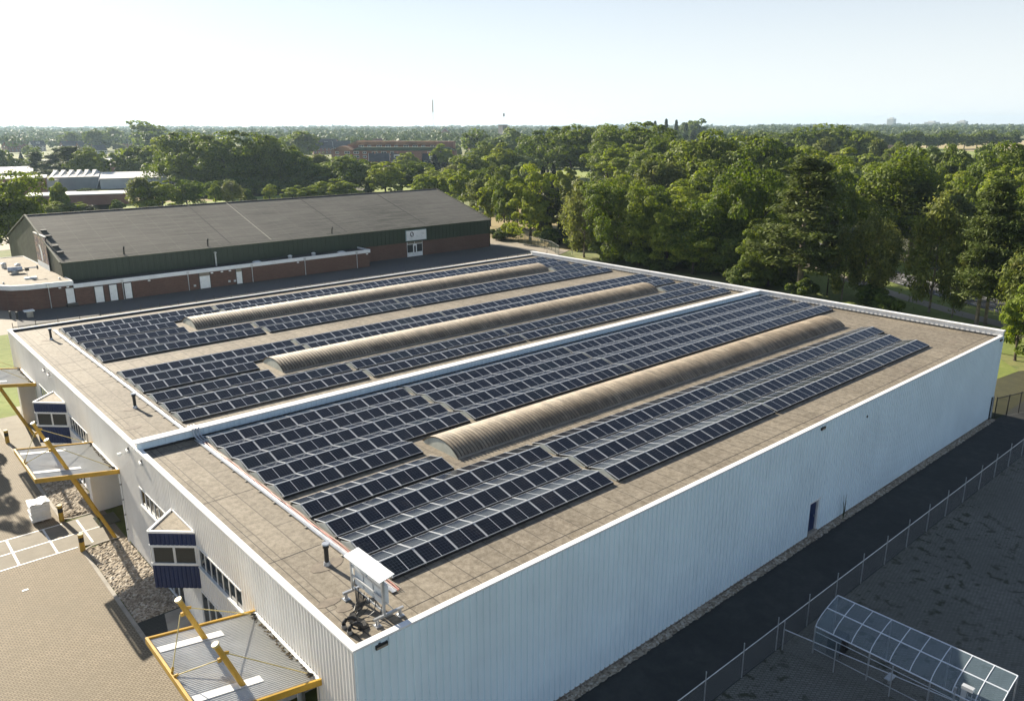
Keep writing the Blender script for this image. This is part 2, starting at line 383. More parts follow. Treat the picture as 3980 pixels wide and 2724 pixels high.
M['slatelight']=paint('grey_roof',(.12,.12,.12),.7,0,.15,.4); M['slatedark']=paint('black_tile_roof',(.02,.022,.026),.5,0,.15,.4); M['brickdark']=paint('dark_brick',(.06,.03,.03),.85,0,.15,.5)
M['paleroofing']=paint('pale_roof_sheet',(.5,.49,.46),.4,0,.1,.3); M['barnroof']=paint('brown_thatch',(.24,.19,.14),.9,0,.2,.5)
M['factoryroof']=brickmat('panelled_roof',(.30,.26,.21),(.33,.29,.24),(.42,.38,.32),2.4,5,20,ms=.15); M['factoryroof2']=brickmat('panelled_grey_roof',(.13,.12,.115),(.15,.14,.13),(.2,.19,.18),2.4,5,20,ms=.15)
M['carblue']=paint('blue_grey_car_paint',(.25,.32,.42),.25,.3,.03,1)
M['hoop']=paint('white_hoop_paint',(.62,.66,.72),.4,0,.05,2)
M['grassblade']=paint('weed_stem',(.05,.07,.03),.9,0,.2,4)
SUN_E=5.0; SKY=(.8,.6,3.6); SKY_S=.05; EXPO=1.34; HAZE=.00009; CLOUD=(7.8,8.15,8.15); CLAMP=(8.5,8.6,8.4)
TREES = {
 "the line of trees behind the far white parapet": [(107.0,107.0,14.3,7.4,"lime"),(110.9,107.9,9.4,4.0,"oak"),(110.4,103.9,11.3,5.1,"bare"),(109.1,98.8,8.7,3.3,"cone"),(99.9,83.9,13.9,6.4,"birch"),(99.8,75.9,14.1,9.5,"oak"),(99.8,70.3,13.8,6.9,"oak"),(100.4,64.4,11.2,6.7,"lime"),(100.7,59.1,7.7,6.6,"lime"),(106.1,59.3,12.5,9.9,"oak"),(107.6,52.9,17.3,9.2,"oak"),(101.3,44.9,9.8,6.1,"oak"),(98.5,38.1,20.5,9.5,"pine")],
 "the roadside trees by the right end of the parapet": [(100.8,34.8,10.7,2.6,"bare"),(99.7,32.0,9.9,4.4,"birch"),(101.1,29.6,11.9,6.2,"birch"),(106.6,29.5,10.5,4.9,"birch"),(100.8,20.2,14.7,6.8,"birch"),(99.8,16.9,11.4,4.0,"birch"),(98.1,13.3,18.4,7.3,"pine"),(99.0,12.5,17.5,5.7,"pine"),(115.5,15.5,12.7,5.4,"birch"),(97.6,8.9,17.8,6.5,"pine"),(84.1,4.6,7.7,4.5,"lime"),(92.5,7.0,11.2,5.5,"birch"),(126.4,16.9,17.1,7.4,"oak"),(104.6,9.7,14.2,6.5,"birch")],
 "the second row of trees behind the far white parapet": [(117.8,96.2,12.2,7.3,"birch"),(125.5,94.7,13.0,8.7,"lime"),(121.3,82.7,11.7,9.2,"oak"),(124.9,79.5,10.6,9.2,"lime"),(133.3,71.9,12.7,9.7,"oak"),(131.5,64.1,14.2,9.3,"oak"),(129.1,57.6,12.7,7.4,"lime"),(134.2,53.0,17.4,8.9,"oak"),(152.0,54.9,10.6,5.9,"bare"),(149.8,47.5,18.5,15.4,"oak"),(146.7,41.7,14.6,8.9,"pine"),(153.3,35.7,10.8,7.4,"birch"),(155.8,29.4,12.9,9.2,"oak")],
 "the wood on the right behind the front trees": [(156.5,113.2,14.7,10.3,"birch"),(160.6,109.5,14.7,9.7,"birch"),(182.3,125.3,19.3,12.4,"oak"),(155.9,98.7,12.7,9.8,"lime"),(176.4,111.9,21.6,17.5,"oak"),(159.8,95.2,15.2,11.8,"oak"),(182.3,106.5,20.6,16.8,"oak"),(176.2,95.3,19.9,15.1,"oak"),(181.2,90.7,19.5,15.1,"oak"),(203.3,96.4,17.3,13.5,"lime"),(203.5,87.2,16.8,13.8,"lime"),(201.1,80.8,14.4,8.5,"willow")],
 "the row of tall oaks left of the right-hand wood": [(263.8,263.9,22.5,21.9,"oak"),(258.6,242.9,23.1,19.6,"oak"),(265.6,236.4,22.2,18.4,"oak"),(221.6,185.9,17.7,15.1,"oak"),(253.6,213.0,23.2,19.4,"oak"),(214.1,169.2,17.2,18.1,"lime"),(248.6,197.2,24.5,23.0,"oak"),(202.9,151.8,15.2,14.1,"oak"),(260.7,196.0,23.2,17.9,"oak"),(223.7,160.4,21.2,11.4,"oak")],
 "the clump of trees by the meadow on the far right": [(399.9,165.1,17.1,9.4,"birch"),(367.2,141.7,16.1,8.5,"oak"),(287.7,101.4,17.1,8.5,"willow"),(271.6,88.7,18.6,13.2,"willow"),(267.7,79.9,17.4,10.2,"oak"),(223.2,60.6,11.6,8.5,"lime"),(302.3,88.0,13.5,8.5,"willow"),(233.6,59.7,14.0,10.9,"oak"),(398.1,112.9,16.1,9.7,"oak"),(212.2,47.6,19.1,13.0,"oak"),(202.1,43.2,14.4,9.9,"lime"),(228.3,47.9,17.8,10.3,"oak")],
 "the trees around the barn on the right": [(517.1,315.1,16.6,21.6,"oak"),(529.4,303.3,18.4,27.4,"oak"),(467.0,252.7,20.0,25.5,"oak"),(448.8,225.1,20.7,19.1,"oak"),(402.4,194.2,17.4,12.8,"birch"),(365.1,169.3,10.9,8.9,"birch"),(461.0,213.5,22.4,27.1,"oak"),(421.2,193.5,7.6,11.7,"lime"),(454.5,199.3,19.6,15.4,"oak"),(376.9,158.3,10.9,8.9,"lime")],
 "the trees right of the dark hall": [(137.0,188.0,8.8,8.3,"lime"),(141.6,183.8,10.4,10.0,"lime"),(138.1,170.7,12.2,10.3,"lime"),(132.2,156.7,9.7,8.2,"birch"),(168.7,196.6,9.7,10.1,"oak"),(117.7,133.5,11.5,7.2,"lime"),(166.9,184.8,11.1,9.8,"oak"),(113.9,123.3,12.2,6.8,"oak"),(126.3,132.9,12.4,6.7,"lime"),(159.4,167.4,14.3,9.1,"willow"),(170.2,169.3,11.5,6.9,"cone"),(179.1,173.6,11.9,6.2,"cone"),(169.7,158.1,11.2,7.5,"lime")],
 "the trees behind the ridge of the dark hall": [(26.3,216.5,7.8,8.6,"oak"),(17.1,156.6,15.4,14.4,"oak"),(30.0,206.1,5.7,6.4,"oak"),(38.1,221.0,4.8,7.7,"lime"),(41.1,226.5,10.1,5.0,"lime"),(44.2,223.7,4.2,7.9,"lime"),(47.4,220.8,3.5,5.0,"bare"),(62.0,225.4,9.6,7.2,"birch"),(66.5,221.3,8.9,9.9,"lime"),(74.8,223.5,8.9,9.4,"oak"),(87.0,233.7,7.1,4.6,"lime"),(91.0,230.1,7.1,6.7,"birch"),(103.7,230.2,5.7,4.7,"lime"),(109.4,225.0,5.2,7.8,"lime"),(113.2,221.5,5.0,6.9,"lime"),(118.6,222.8,6.2,7.9,"lime"),(123.7,218.1,6.9,11.4,"lime")],
 "the big dark wood in the left background": [(106.9,389.3,12.7,8.8,"oak"),(108.4,382.9,15.1,14.9,"oak"),(108.8,372.7,9.8,13.4,"oak"),(113.1,373.6,13.1,13.6,"oak"),(116.1,375.7,17.9,11.2,"lime"),(107.9,333.6,13.1,12.4,"oak"),(102.8,307.8,20.9,17.8,"oak"),(102.6,290.7,17.1,15.1,"oak"),(111.2,305.4,20.6,13.8,"oak"),(106.8,283.6,12.4,16.0,"oak"),(110.7,288.3,21.6,21.4,"oak"),(111.9,278.9,16.7,16.0,"oak"),(118.0,276.5,12.3,14.1,"oak"),(123.4,281.6,21.0,15.5,"oak"),(130.5,287.6,9.6,8.5,"lime"),(125.5,274.6,19.8,11.2,"oak"),(129.9,270.5,16.2,14.2,"oak"),(131.9,263.7,14.2,11.1,"oak")],
 "the trees in front of the brick apartment block": [(144.9,303.4,7.6,7.9,"cone"),(143.7,284.6,7.8,9.7,"willow"),(145.1,274.0,12.6,13.8,"birch"),(137.3,255.5,6.7,10.0,"willow"),(144.0,257.6,12.1,15.2,"lime"),(146.0,247.5,12.9,14.9,"oak"),(150.3,243.5,10.5,13.9,"oak"),(145.4,225.1,11.3,11.3,"lime"),(162.4,240.6,9.2,12.2,"oak"),(238.0,348.7,9.6,10.1,"lime"),(170.4,241.7,10.9,11.4,"oak"),(160.9,218.2,9.2,12.4,"lime"),(249.4,338.1,8.9,8.6,"cone"),(268.6,355.7,12.3,10.7,"lime"),(173.4,222.2,9.5,11.9,"birch"),(245.3,309.9,9.1,8.2,"cone"),(194.5,237.7,13.3,11.8,"oak"),(373.8,453.2,19.6,17.9,"oak"),(241.6,284.7,15.9,12.9,"oak"),(309.7,356.9,19.8,19.4,"willow"),(212.4,240.8,15.8,13.5,"lime"),(215.7,237.8,12.8,13.5,"oak"),(317.7,349.3,20.5,21.0,"willow"),(220.5,233.3,12.8,10.1,"willow"),(346.9,367.0,16.2,18.9,"oak")],
 "the pines left of the wood": [(69.1,475.1,13.1,8.3,"oak"),(73.9,470.6,8.2,6.2,"lime"),(77.1,467.6,7.6,5.3,"lime"),(80.9,464.0,7.9,6.9,"lime"),(73.5,415.4,13.1,8.8,"pine"),(76.8,400.1,12.2,11.0,"pine"),(80.3,396.8,15.0,11.0,"pine"),(80.7,380.2,16.1,15.3,"pine"),(83.6,370.9,14.4,12.8,"oak"),(94.9,395.5,12.4,10.0,"oak")],
 "the big trees near the left horizon": [(194.0,1084.2,10.3,12.6,"birch"),(221.2,982.8,18.0,16.3,"oak"),(216.3,862.5,21.1,18.6,"oak"),(219.1,859.7,12.4,15.9,"willow"),(291.1,1069.5,21.7,19.9,"oak"),(231.3,847.6,7.5,13.2,"birch"),(231.9,745.4,26.2,28.8,"oak"),(213.6,678.7,19.5,24.2,"oak"),(406.6,1152.9,21.1,17.0,"oak"),(325.7,653.6,17.4,14.3,"oak"),(277.8,545.6,19.8,22.1,"oak")],
}
# ------------------------------------------------------------------ warehouse
WH = empty('warehouse',(0,0,0),'large white ribbed warehouse with flat felt roof, solar rows, barrel rooflights and blue bays','warehouse')
b=MB(); b.box(.06,LX-.1,.06,LY-.1,ZR-.3,ZR,'roof'); b.build('roof',WH)
# near long wall (y=0) with a door opening x 31.5..32.55, z .2...2.35
b=MB()
for a0,a1,z0,z1 in ((0,31.5,.15,ZP-.07),(31.5,32.6,2.35,ZP-.07),(32.6,LX,.15,ZP-.07)): ribbed(b,'y',0,a0,a1,z0,z1,.33,.065,-1,'wall',.76)
b.box(0,31.45,-.01,.05,0,.15,'concrete'); b.box(32.65,LX,-.01,.05,0,.15,'concrete')
b.build('long_wall',WH)
# left end wall (x=0): openings
b=MB()
REC=[(2.9,7.9,4.55),(27.6,33.0,4.55),(49.8,54.5,4.55)]            # loading recesses
STR=[(9.75,14.75),(18.25,23.5),(34.2,39.15),(43.25,48.0)]         # upper window strips z 4.0..5.1
ENT=[(8.9,15.2),(17.9,20.6),(37.2,39.6)]                          # ground floor glazing z 0..2.6
cuts=sorted({0,LY}|{a for r in REC for a in r[:2]}|{a for r in STR for a in r}|{a for r in ENT for a in r})
for a0,a1 in zip(cuts[:-1],cuts[1:]):
    m=(a0+a1)/2; holes=[]
    for r0,r1,h in REC:
        if r0<m<r1: holes.append((0,h))
    for r in STR:
        if r[0]<m<r[1]: holes.append((4.0,5.1))
    for r in ENT:
        if r[0]<m<r[1]: holes.append((0,2.6))
    z=.1
    for h0,h1 in sorted(holes):
        if h0>z: ribbed(b,'x',0,a0,a1,z,h0,.25,.035,-1,'wall_left',.5)
        z=h1
    ribbed(b,'x',0,a0,a1,z,ZP-.07,.25,.035,-1,'wall_left',.5)
b.build('end_wall',WH)
b=MB(); ribbed(b,'x',LX,0,LY,.1,ZP,.33,.025,1,'wall',.7); b.build('far_end_wall',WH)
b=MB(); ribbed(b,'y',LY,0,LX,.1,ZP-.07,.33,.025,1,'wall',.7); b.build('rear_wall',WH)
# capping
b=MB()
b.box(.24,6.0,-.05,.22,ZP-.07,ZP,'cap')
b.box(.24,2.55,-.052,.224,ZP-.075,ZP+.004,'cap')
b.box(3.3,LX-.35,-.052,.224,ZP-.075,ZP+.004,'cap'); b.box(-.055,.24,-.055,LY+.05,ZP-.08,ZP+.002,'cap')
b.box(.24,LX-.35,LY-.2,LY+.05,ZP-.07,ZP,'cap')
b.build('parapet_cap',WH)
b=MB(); b.box(.24,LX-.35,.20,.26,ZR,ZP-.08,'concrete'); b.box(.24,.28,.26,LY-.26,ZR,ZP-.085,'concrete'); b.box(.28,LX-.35,LY-.3,LY-.2,ZR,ZP-.075,'bitumen'); b.build('parapet_upstand',WH)
# raised far parapet
b=MB(); ribbed(b,'x',LX-.32,.0,LY,ZR+.14,7.86,.42,.03,-1,'cap',.6); b.box(LX-.3,LX-.02,0,LY,ZR,7.86,'cap')
b.box(LX-.42,LX+.06,-.06,LY+.06,7.86,7.93,'cap'); b.box(LX-.36,LX-.31,.26,LY-.3,ZR,ZR+.13,'bitumen'); b.build('raised_parapet',WH)
# dividing parapet
b=MB(); ribbed(b,'y',23.02,.02,LX-.36,ZR+.13,7.80,.36,.03,-1,'wall',.62); b.box(.02,LX-.36,23.04,23.5,ZR,7.80,'cap')
b.box(-.03,LX-.36,22.95,23.6,7.80,7.88,'cap'); b.box(.26,LX-.4,22.98,23.03,ZR,ZR+.12,'bitumen'); b.build('dividing_parapet',WH)
# rooflights
for y0,y1 in ((10.6,13.8),(31.4,34.8),(48.4,51.8)):
    b=MB(); x0,x1=12.6,56.0; W=(y1-y0)/2; yc=(y0+y1)/2; rise=.62; Rr=(W*W+rise*rise)/(2*rise); zc=ZR+.08+rise-Rr; A=math.asin(W/Rr)
    nw=round((x1-x0)/.245); na=22; vs=[]; cols=[]
    for i in range(nw*6+1):
        x=x0+(x1-x0)*i/(nw*6); d=.06*math.cos(2*math.pi*i/6)
        for k in range(na+1):
            t=-A+2*A*k/na; vs.append((x,yc+(Rr+d)*math.sin(t),zc+(Rr+d)*math.cos(t)))
    fs=[(i*(na+1)+k,(i+1)*(na+1)+k,(i+1)*(na+1)+k+1,i*(na+1)+k+1) for i in range(nw*6) for k in range(na)]
    b.add(vs,fs,'vault'); k2=b.mid('vaultshade')
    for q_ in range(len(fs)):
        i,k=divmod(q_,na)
        if i%6 in (2,3) : b.mi[q_]=k2  # groove shade painted dark into the rib troughs, along with soot
    o=b.build('rooflight',WH,smooth=True)
    for xe,s in ((x0+.05,1),(x1-.05,-1)):
        e=MB(); pr=[(xe,yc+(Rr-.03)*math.sin(-A+2*A*k/14),zc+(Rr-.03)*math.cos(-A+2*A*k/14)) for k in range(15)]
        pr=[(xe,y0,ZR)]+pr+[(xe,y1,ZR)]; e.add(pr+[(p[0]+.04*s,p[1],p[2]) for p in pr],[tuple(range(17)),tuple(range(33,16,-1))],'vaultend'); e.build('end_plate',o)
    e=MB(); e.box(x0+.1,x1-.1,y0-.04,y0+.05,ZR,ZR+.08,'concrete'); e.box(x0+.1,x1-.1,y1-.05,y1+.04,ZR,ZR+.08,'concrete'); e.build('kerb',o)
# vent pipes with felt patches
for x,y in ((2.15,5.75),(2.2,30.7),(2.22,53.05)):
    b=MB(); b.tube([(x,y,ZR),(x,y,ZR+.16)],[.16,.12],'galv',14); b.tube([(x,y,ZR+.16),(x,y,ZR+.86)],.095,'rubber',14)
    b.tube([(x,y,ZR+.80),(x,y,ZR+.90)],.13,'rubber',14); b.tube([(x,y,ZR+.95),(x,y,ZR+1.0)],[.17,.15],'galv',14); b.tube([(x,y,ZR+.86),(x,y,ZR+.96)],.08,'rubber',10)
    o=b.build('vent_pipe',WH)
    e=MB(); e.prism([(x+.75*math.cos(t)*(1 if abs(math.cos(t))>.3 else .9)+.05*math.sin(3*t),y+.42*math.sin(t)) for t in [2*math.pi*k/14 for k in range(14)]],ZR+.002,ZR+.012,'concrete' if 0 else 'roofpatch'); e.build('felt_patch',o)
# triangular bays
for y0,y1 in ((14.9,18.1),(39.5,42.9)):
    ym=(y0+y1)/2; A=(-.0,y0);B=(-.0,y1);C=(-1.7,ym)
    root=MB()
    def band(bb,z0,z1,mat,ribs=True):
        for P,Q in ((A,C),(C,B)):
            P,Q=Vector((*P,0)),Vector((*Q,0)); d=(Q-P); n=Vector((d.y,-d.x,0)).normalized()
            if n.x>0: n=-n
            k=int(d.length/.2); pts=[]
            for i in range(k):
                for f,off in ((0,0),(.25,0),(.35,.03),(.9,.03),(1.0,0)):
                    pts.append(P+d*((i+f)/k)+n*off)
            vs=[]; 
            for p in pts: vs+= [(p.x,p.y,z0),(p.x,p.y,z1)]
            bb.add(vs,[(2*i,2*i+2,2*i+3,2*i+1) for i in range(len(pts)-1)],mat)
        bb.add([(*A,z0),(*B,z0),(*C,z0),(*A,z1-.02),(*B,z1-.02),(*C,z1-.02)],[(0,1,2),(3,5,4)],mat)
    band(root,5.1,5.78,'blue'); band(root,2.75,4.0,'blue'); o=root.build('bay_window',WH)
    e=MB(); e.add([(-.02,y0+.12,5.62),(-.02,y1-.12,5.62),(-1.55,ym,5.62)],[(0,2,1)],'roof'); 
    e=MB(); e.add([(-.02,y0+.14,5.785),(-.02,y1-.14,5.785),(-1.5,ym,5.785)],[(0,2,1)],'roof'); e.build('bay_roof',o)
    e=MB()
    for P,Q in ((A,C),(C,B),(B,A)): e.beam((*P,5.80),(*Q,5.80),.14,.10,'cap')
    e.build('roof_trim',o)
    f=MB(); g=MB()
    for P,Q in ((A,C),(C,B)):
        P,Q=Vector((*P,0)),Vector((*Q,0)); d=Q-P
        for z in (4.06,5.04): f.beam(P+Vector((0,0,z)),Q+Vector((0,0,z)),.1,.12,'whitepaint')
        for t in (.04,.5,.96): f.beam(P+d*t+Vector((0,0,4.1)),P+d*t+Vector((0,0,5.0)),.09,.09,'whitepaint')
        n=Vector((d.y,-d.x,0)).normalized(); n = -n if n.x>0 else n
        a=P-n*.02; c=Q-n*.02; g.quad((a.x,a.y,4.1),(c.x,c.y,4.1),(c.x,c.y,5.0),(a.x,a.y,5.0),'glass')
    f.build('frame',o); g.build('pane',o)
# upper window strips
for s0,s1 in STR:
    f=MB(); n=max(3,round((s1-s0)/.74)); f.box(-.10,.06,s0-.03,s1+.03,3.94,4.03,'whitepaint'); f.box(-.06,.06,s0-.03,s1+.03,5.07,5.14,'whitepaint')
    for i in range(n+1):
        y=s0+(s1-s0)*i/n; f.box(-.005,.045,y-.028,y+.028,4.03,5.07,'whitepaint')
    o=f.build('window',WH)
    for i in range(n):
        g=MB(); g.box(.025,.05,s0+(s1-s0)*i/n+.03,s0+(s1-s0)*(i+1)/n-.03,4.04,5.06,'glass'); g.build('pane',o)
# ground floor glazing
for s0,s1 in ENT:
    f=MB(); n=max(2,round((s1-s0)/.95))
    for z in (.1,2.52): f.box(-.02,.08,s0,s1,z-.05,z+.06,'whitepaint')
    for i in range(n+1):
        y=s0+(s1-s0)*i/n; f.box(-.01,.06,y-.035,y+.035,.0,2.58,'whitepaint')
    o=f.build('entrance_glazing',WH)
    for i in range(n):
        g=MB(); g.box(.03,.05,s0+(s1-s0)*i/n+.05,s0+(s1-s0)*(i+1)/n-.05,.16,2.46,'glass'); g.build('pane',o)
# loading recesses
for r0,r1,h in REC:
    f=MB(); D=3.2
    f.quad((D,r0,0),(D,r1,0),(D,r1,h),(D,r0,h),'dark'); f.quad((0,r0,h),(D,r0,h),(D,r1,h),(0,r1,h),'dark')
    f.quad((0,r0,0),(D,r0,0),(D,r0,h),(0,r0,h),'wall_left'); f.quad((0,r1,0),(D,r1,0),(D,r1,h),(0,r1,h),'wall_left')
    f.box(-.55,.8,r1-.02,r1+.75,.0,h-.15,'wall_left'); f.box(-.08,.06,r0-.14,r0-.02,.1,h-.1,'galv')
    o=f.build('loading_bay',WH)
    g=MB()
    g.box(D-.25,D-.05,r0+.5,r0+3.4,.1,3.6,'galv'); g.box(1.2,1.34,r1-.35,r1-.22,0,h-.2,'whitepaint'); g.box(1.2,1.34,r1-.75,r1-.62,0,h-.2,'galv'); g.build('bay_door',o)
    g=MB(); g.tube([(1.9,r1-1.6,0),(1.9,r1-1.6,1.0)],.18,'yellow',12); g.build('yellow_guard',o)
# drainpipe beside the bay
b=MB(); b.tube([(-.09,27.3,.1),(-.09,27.3,4.6)],.045,'whitepaint',8)
for z in (.9,1.9,2.9,3.9): b.box(-.14,-.04,27.24,27.36,z,z+.05,'black')
b.build('drainpipe',WH)
b=MB(); b.tube([(62.1,-.1,.1),(62.1,-.1,2.1)],.06,'black',8); b.tube([(62.55,-.1,.1),(62.55,-.1,2.1)],.05,'galv',8); b.build('drainpipe',WH)
# blue door in the long wall
b=MB(); b.box(31.5,32.5,.10,.14,.28,2.32,'blue'); b.box(31.4,31.5,-.02,.14,.2,2.4,'blue'); b.box(32.5,32.62,-.03,.14,.2,2.4,'whitepaint'); b.box(31.35,32.7,-.07,.14,2.32,2.42,'whitepaint'); b.box(31.5,32.6,-.12,.14,.05,.28,'concrete')
o=b.build('service_door',WH); e=MB(); e.box(32.30,32.36,-.0,.1,1.15,1.3,'galv'); e.build('handle',o)
# wall lamps
def lamp(x,y,z,ax):
    b=MB()
    if ax=='y': b.box(x-.24,x+.24,y-.12,y,z-.07,z+.09,'black'); b.box(x-.21,x+.21,y-.135,y-.118,z-.06,z+.02,'pale')
    else: b.box(x-.12,x,y-.2,y+.2,z-.07,z+.09,'galv'); b.box(x-.135,x-.118,y-.17,y+.17,z-.06,z+.05,'whitepaint'); b.box(x-.07,x,y-.05,y+.05,z+.09,z+.2,'black')
    b.build('wall_lamp',WH)
lamp(1.05,-.02,7.22,'y'); lamp(31.9,-.02,7.18,'y'); lamp(61.85,-.02,7.2,'y')
lamp(-.04,24.6,6.95,'x'); lamp(-.04,22.3,6.95,'x'); lamp(-.04,44.9,6.95,'x'); lamp(-.04,43.4,6.95,'x')
b=MB(); b.tube([(-.03,25.6,6.45),(-.28,25.6,6.5)],.035,'whitepaint',8); b.box(-.42,-.22,25.5,25.72,6.4,6.55,'whitepaint'); b.build('camera',WH)
b=MB(); b.tube([(37.8,-.02,6.45),(37.8,-.10,6.45)],.08,'black',10); b.build('wall_outlet',WH)
b=MB(); b.tube([(-.03,8.2,4.1),(-.6,8.2,4.7)],.03,'black',8); b.build('wall_bracket',WH)

# ------------------------------------------------------------------ canopies
def canopy(y0,y1,label,first=None):
    X=-4.35; zi,zo=4.78,5.5
    r=empty('entrance_canopy',(0,(y0+y1)/2,4.78),label,'canopy','mast-hung canopies along the end wall')
    zz=lambda x: zi+(zo-zi)*(-x/4.35)
    b=MB(); n=round((y1-y0)/.028/4)*4; vs=[]
    for i in range(n+1):
        y=y0+.1+(y1-y0-.2)*i/n; d=.022*(1 if i%4 in (0,1) else -1)
        vs+=[(-.16,y,zz(-.16)+d),(X+.1,y,zz(X+.1)+d)]
    b.add(vs,[(2*i,2*i+2,2*i+3,2*i+1) for i in range(n)],'sheet'); b.build('roof_sheet',r)
    b=MB()
    b.beam((0.0,y0,zz(0)-.05),(X,y0,zz(X)-.05),.10,.26,'yellow'); b.beam((0.0,y1,zz(0)-.05),(X,y1,zz(X)-.05),.10,.26,'yellow'); b.beam((X,y0-.05,zo-.05),(X,y1+.05,zo-.05),.10,.26,'yellow')
    b.build('edge_beam',r)
    b=MB(); b.box(-.17,-.04,y0+.05,y1-.05,4.80,4.84,'whitepaint')
    b.build('wall_flashing',r)
    b=MB()
    for k in range(60):
        y=y0+.3+RS.rand()*(y1-y0-.6); x=-.2-.18*RS.rand(); s=.03+.05*RS.rand(); b.tube([(x,y,zz(x)+.01),(x+s*.3,y+s*.5,zz(x)+.03+s*.3)],[s,s*.4],'moss',5)
    o=b.build('leaf_litter',r); o['kind']='stuff'
    for ym in (y0+1.15,y1-1.0):
        b=MB(); base=Vector((-.54,ym,0)); top=Vector((-3.3,ym,7.3)); b.tube([base,top],.105,'yellow',14); b.tube([top-(top-base).normalized()*.06,top+(top-base).normalized()*.03],.135,'whitepaint' if 0 else 'yellowpale',14)
        b.beam(top+Vector((.12,-.02,-.42)),top+Vector((.42,-.02,-.52)),.04,.12,'yellow'); b.box(top.x+.02,top.x+.14,ym-.05,ym+.05,top.z-.75,top.z-.6,'yellow')
        m=b.build('mast',r,smooth=False)
        b=MB(); xa=-2.5; side=1 if ym>(y0+y1)/2 else -1
        b.add([(xa+.7,ym-.18,zz(xa+.7)+.045),(X+.12,ym-.18,zz(X+.12)+.045),(X+.12,ym+.22,zz(X+.12)+.045),(xa+.7,ym+.22,zz(xa+.7)+.045)],[(0,1,2,3)],'whitepaint'); b.build('flashing_strip',r)
        far=(y0+.15 if side>0 else y1-.15); same=(y1-.3 if side>0 else y0+.4); yc=(y0+y1)/2
        t=top+Vector((.3,0,-.48))
        for q in ((-.15,same,zz(-.15)+.05),):
            b=MB(); b.tube([t,q],.022,'yellowpale',6); b.tube([Vector(q),Vector(q)+(t-Vector(q)).normalized()*.25],.05,'rubber',6); b.build('stay_rod',r)
        q=(X+.02,yc+side*.12,zz(X)+.1); t2=top+Vector((0,0,-.65))
        b=MB(); b.tube([t2,q],.022,'yellowpale',6); b.tube([Vector(q),Vector(q)+(t2-Vector(q)).normalized()*.2],.05,'yellow',6); b.build('stay_rod',r)
    return r
canopy(2.55,8.3,'yellow-framed corrugated canopy nearest the camera, hung from two leaning yellow masts')
canopy(27.35,33.05,'yellow-framed canopy above the bollards and white pallet, middle of the three')
canopy(49.4,54.9,'small yellow-framed canopy cut by the left picture edge, farthest of the three')

# ------------------------------------------------------------------ solar rows
PITCH=1.635; TILT=math.atan2(.24,.98); SL=1.0
def panel_mesh():
    b=MB(); w,h,t=.785,.495,.035; fr=.015
    b.quad((-w+fr,-h+fr,t),(w-fr,-h+fr,t),(w-fr,h-fr,t),(-w+fr,h-fr,t),'cells')
    for x0,x1,y0,y1 in ((-w,w,-h,-h+fr),(-w,w,h-fr,h),(-w,-w+fr,-h+fr,h-fr),(w-fr,w,-h+fr,h-fr)): b.box(x0,x1,y0,y1,0,t+.004,'alu')
    b.quad((-w+fr,h-fr,.002),(w-fr,h-fr,.002),(w-fr,-h+fr,.002),(-w+fr,-h+fr,.002),'black')
    o=b.build('solar_panel'); me=o.data; bpy.data.objects.remove(o); return me
PM=panel_mesh(); FRM={}
def frame_meshes(n):
    if n in FRM: return FRM[n]
    w=n*PITCH; zl,zh=.12,.36
    b=MB()
    for i in range(n+1):
        x=i*PITCH; x=min(max(x,.03),w-.03)
        b.beam((x,-.02,zl+.010),(x,1.0,zh+.010),.034,.03,'alu'); b.beam((x,2.08,zl+.010),(x,1.0,zh+.010),.034,.03,'alu')
        for y in (.05,1.95): b.box(x-.06,x+.06,y-.06,y+.06,.0,.09,'rubber')
        b.box(x-.03,x+.03,.05,1.95,.03,.07,'galv')
    b.box(0,w,.978,1.022,zh+.022,zh+.045,'alu')
    b.box(0,w,.015,.03,.0,zl,'black'); b.box(0,w,1.96,1.975,.0,zl,'black')  # black sheets added to stand in for the shadowed gap below the low edges
    o1=b.build('mounting_frame'); m1=o1.data; bpy.data.objects.remove(o1)
    b=MB(); pts=[(0,.05),(0,.05),]; 
    tri=[(-.01,.02,.02),(-.01,1.98,.02),(-.01,1.0,zh-.01)]
    b.add(tri+[(p[0]+.02,p[1],p[2]) for p in tri],[(0,1,2),(5,4,3),(0,2,5,3),(1,4,5,2)],'endplate')
    o2=b.build('end_plate'); m2=o2.data; bpy.data.objects.remove(o2)
    FRM[n]=(m1,m2); return FRM[n]
def link(name,me,parent,loc,rot=None):
    o=bpy.data.objects.new(name,me); COL.objects.link(o); o.parent=parent; o.location=loc
    if rot: o.rotation_euler=rot
    return o
def block(x,y,n,label):
    r=empty('solar_panel_row',(x,y,ZR),label,'solar panels','blocks of solar panels on the warehouse roof')
    m1,m2=frame_meshes(n); link('mounting_frame',m1,r,(0,0,0)); link('end_plate',m2,r,(.0,0,0)); link('end_plate',m2,r,(n*PITCH-.0,0,0))
    for i in range(n):
        link('solar_panel',PM,r,((i+.5)*PITCH,.49,.24),(TILT,0,0)); link('solar_panel',PM,r,((i+.5)*PITCH,1.51,.24),(-TILT,0,0))
SX=[3.50,16.98,31.88,46.72]; SN=[8,9,9,9]
near=[(2.98,4,{3:5}),(5.16,4,{3:5}),(7.34,4,{3:6}),(9.70,1,{0:5}),(12.45,1,{0:5}),(14.48,4,{}),(16.56,4,{}),(18.62,4,{}),(20.68,4,{})]
far=[(25.95,4,{}),(28.30,4,{}),(30.60,'s',{}),(33.25,'s',{}),(35.15,4,{}),(37.25,4,{}),(42.8,4,{}),(45.1,4,{}),(47.5,'s',{}),(50.05,'s',{}),(52.15,4,{}),(54.2,4,{})]
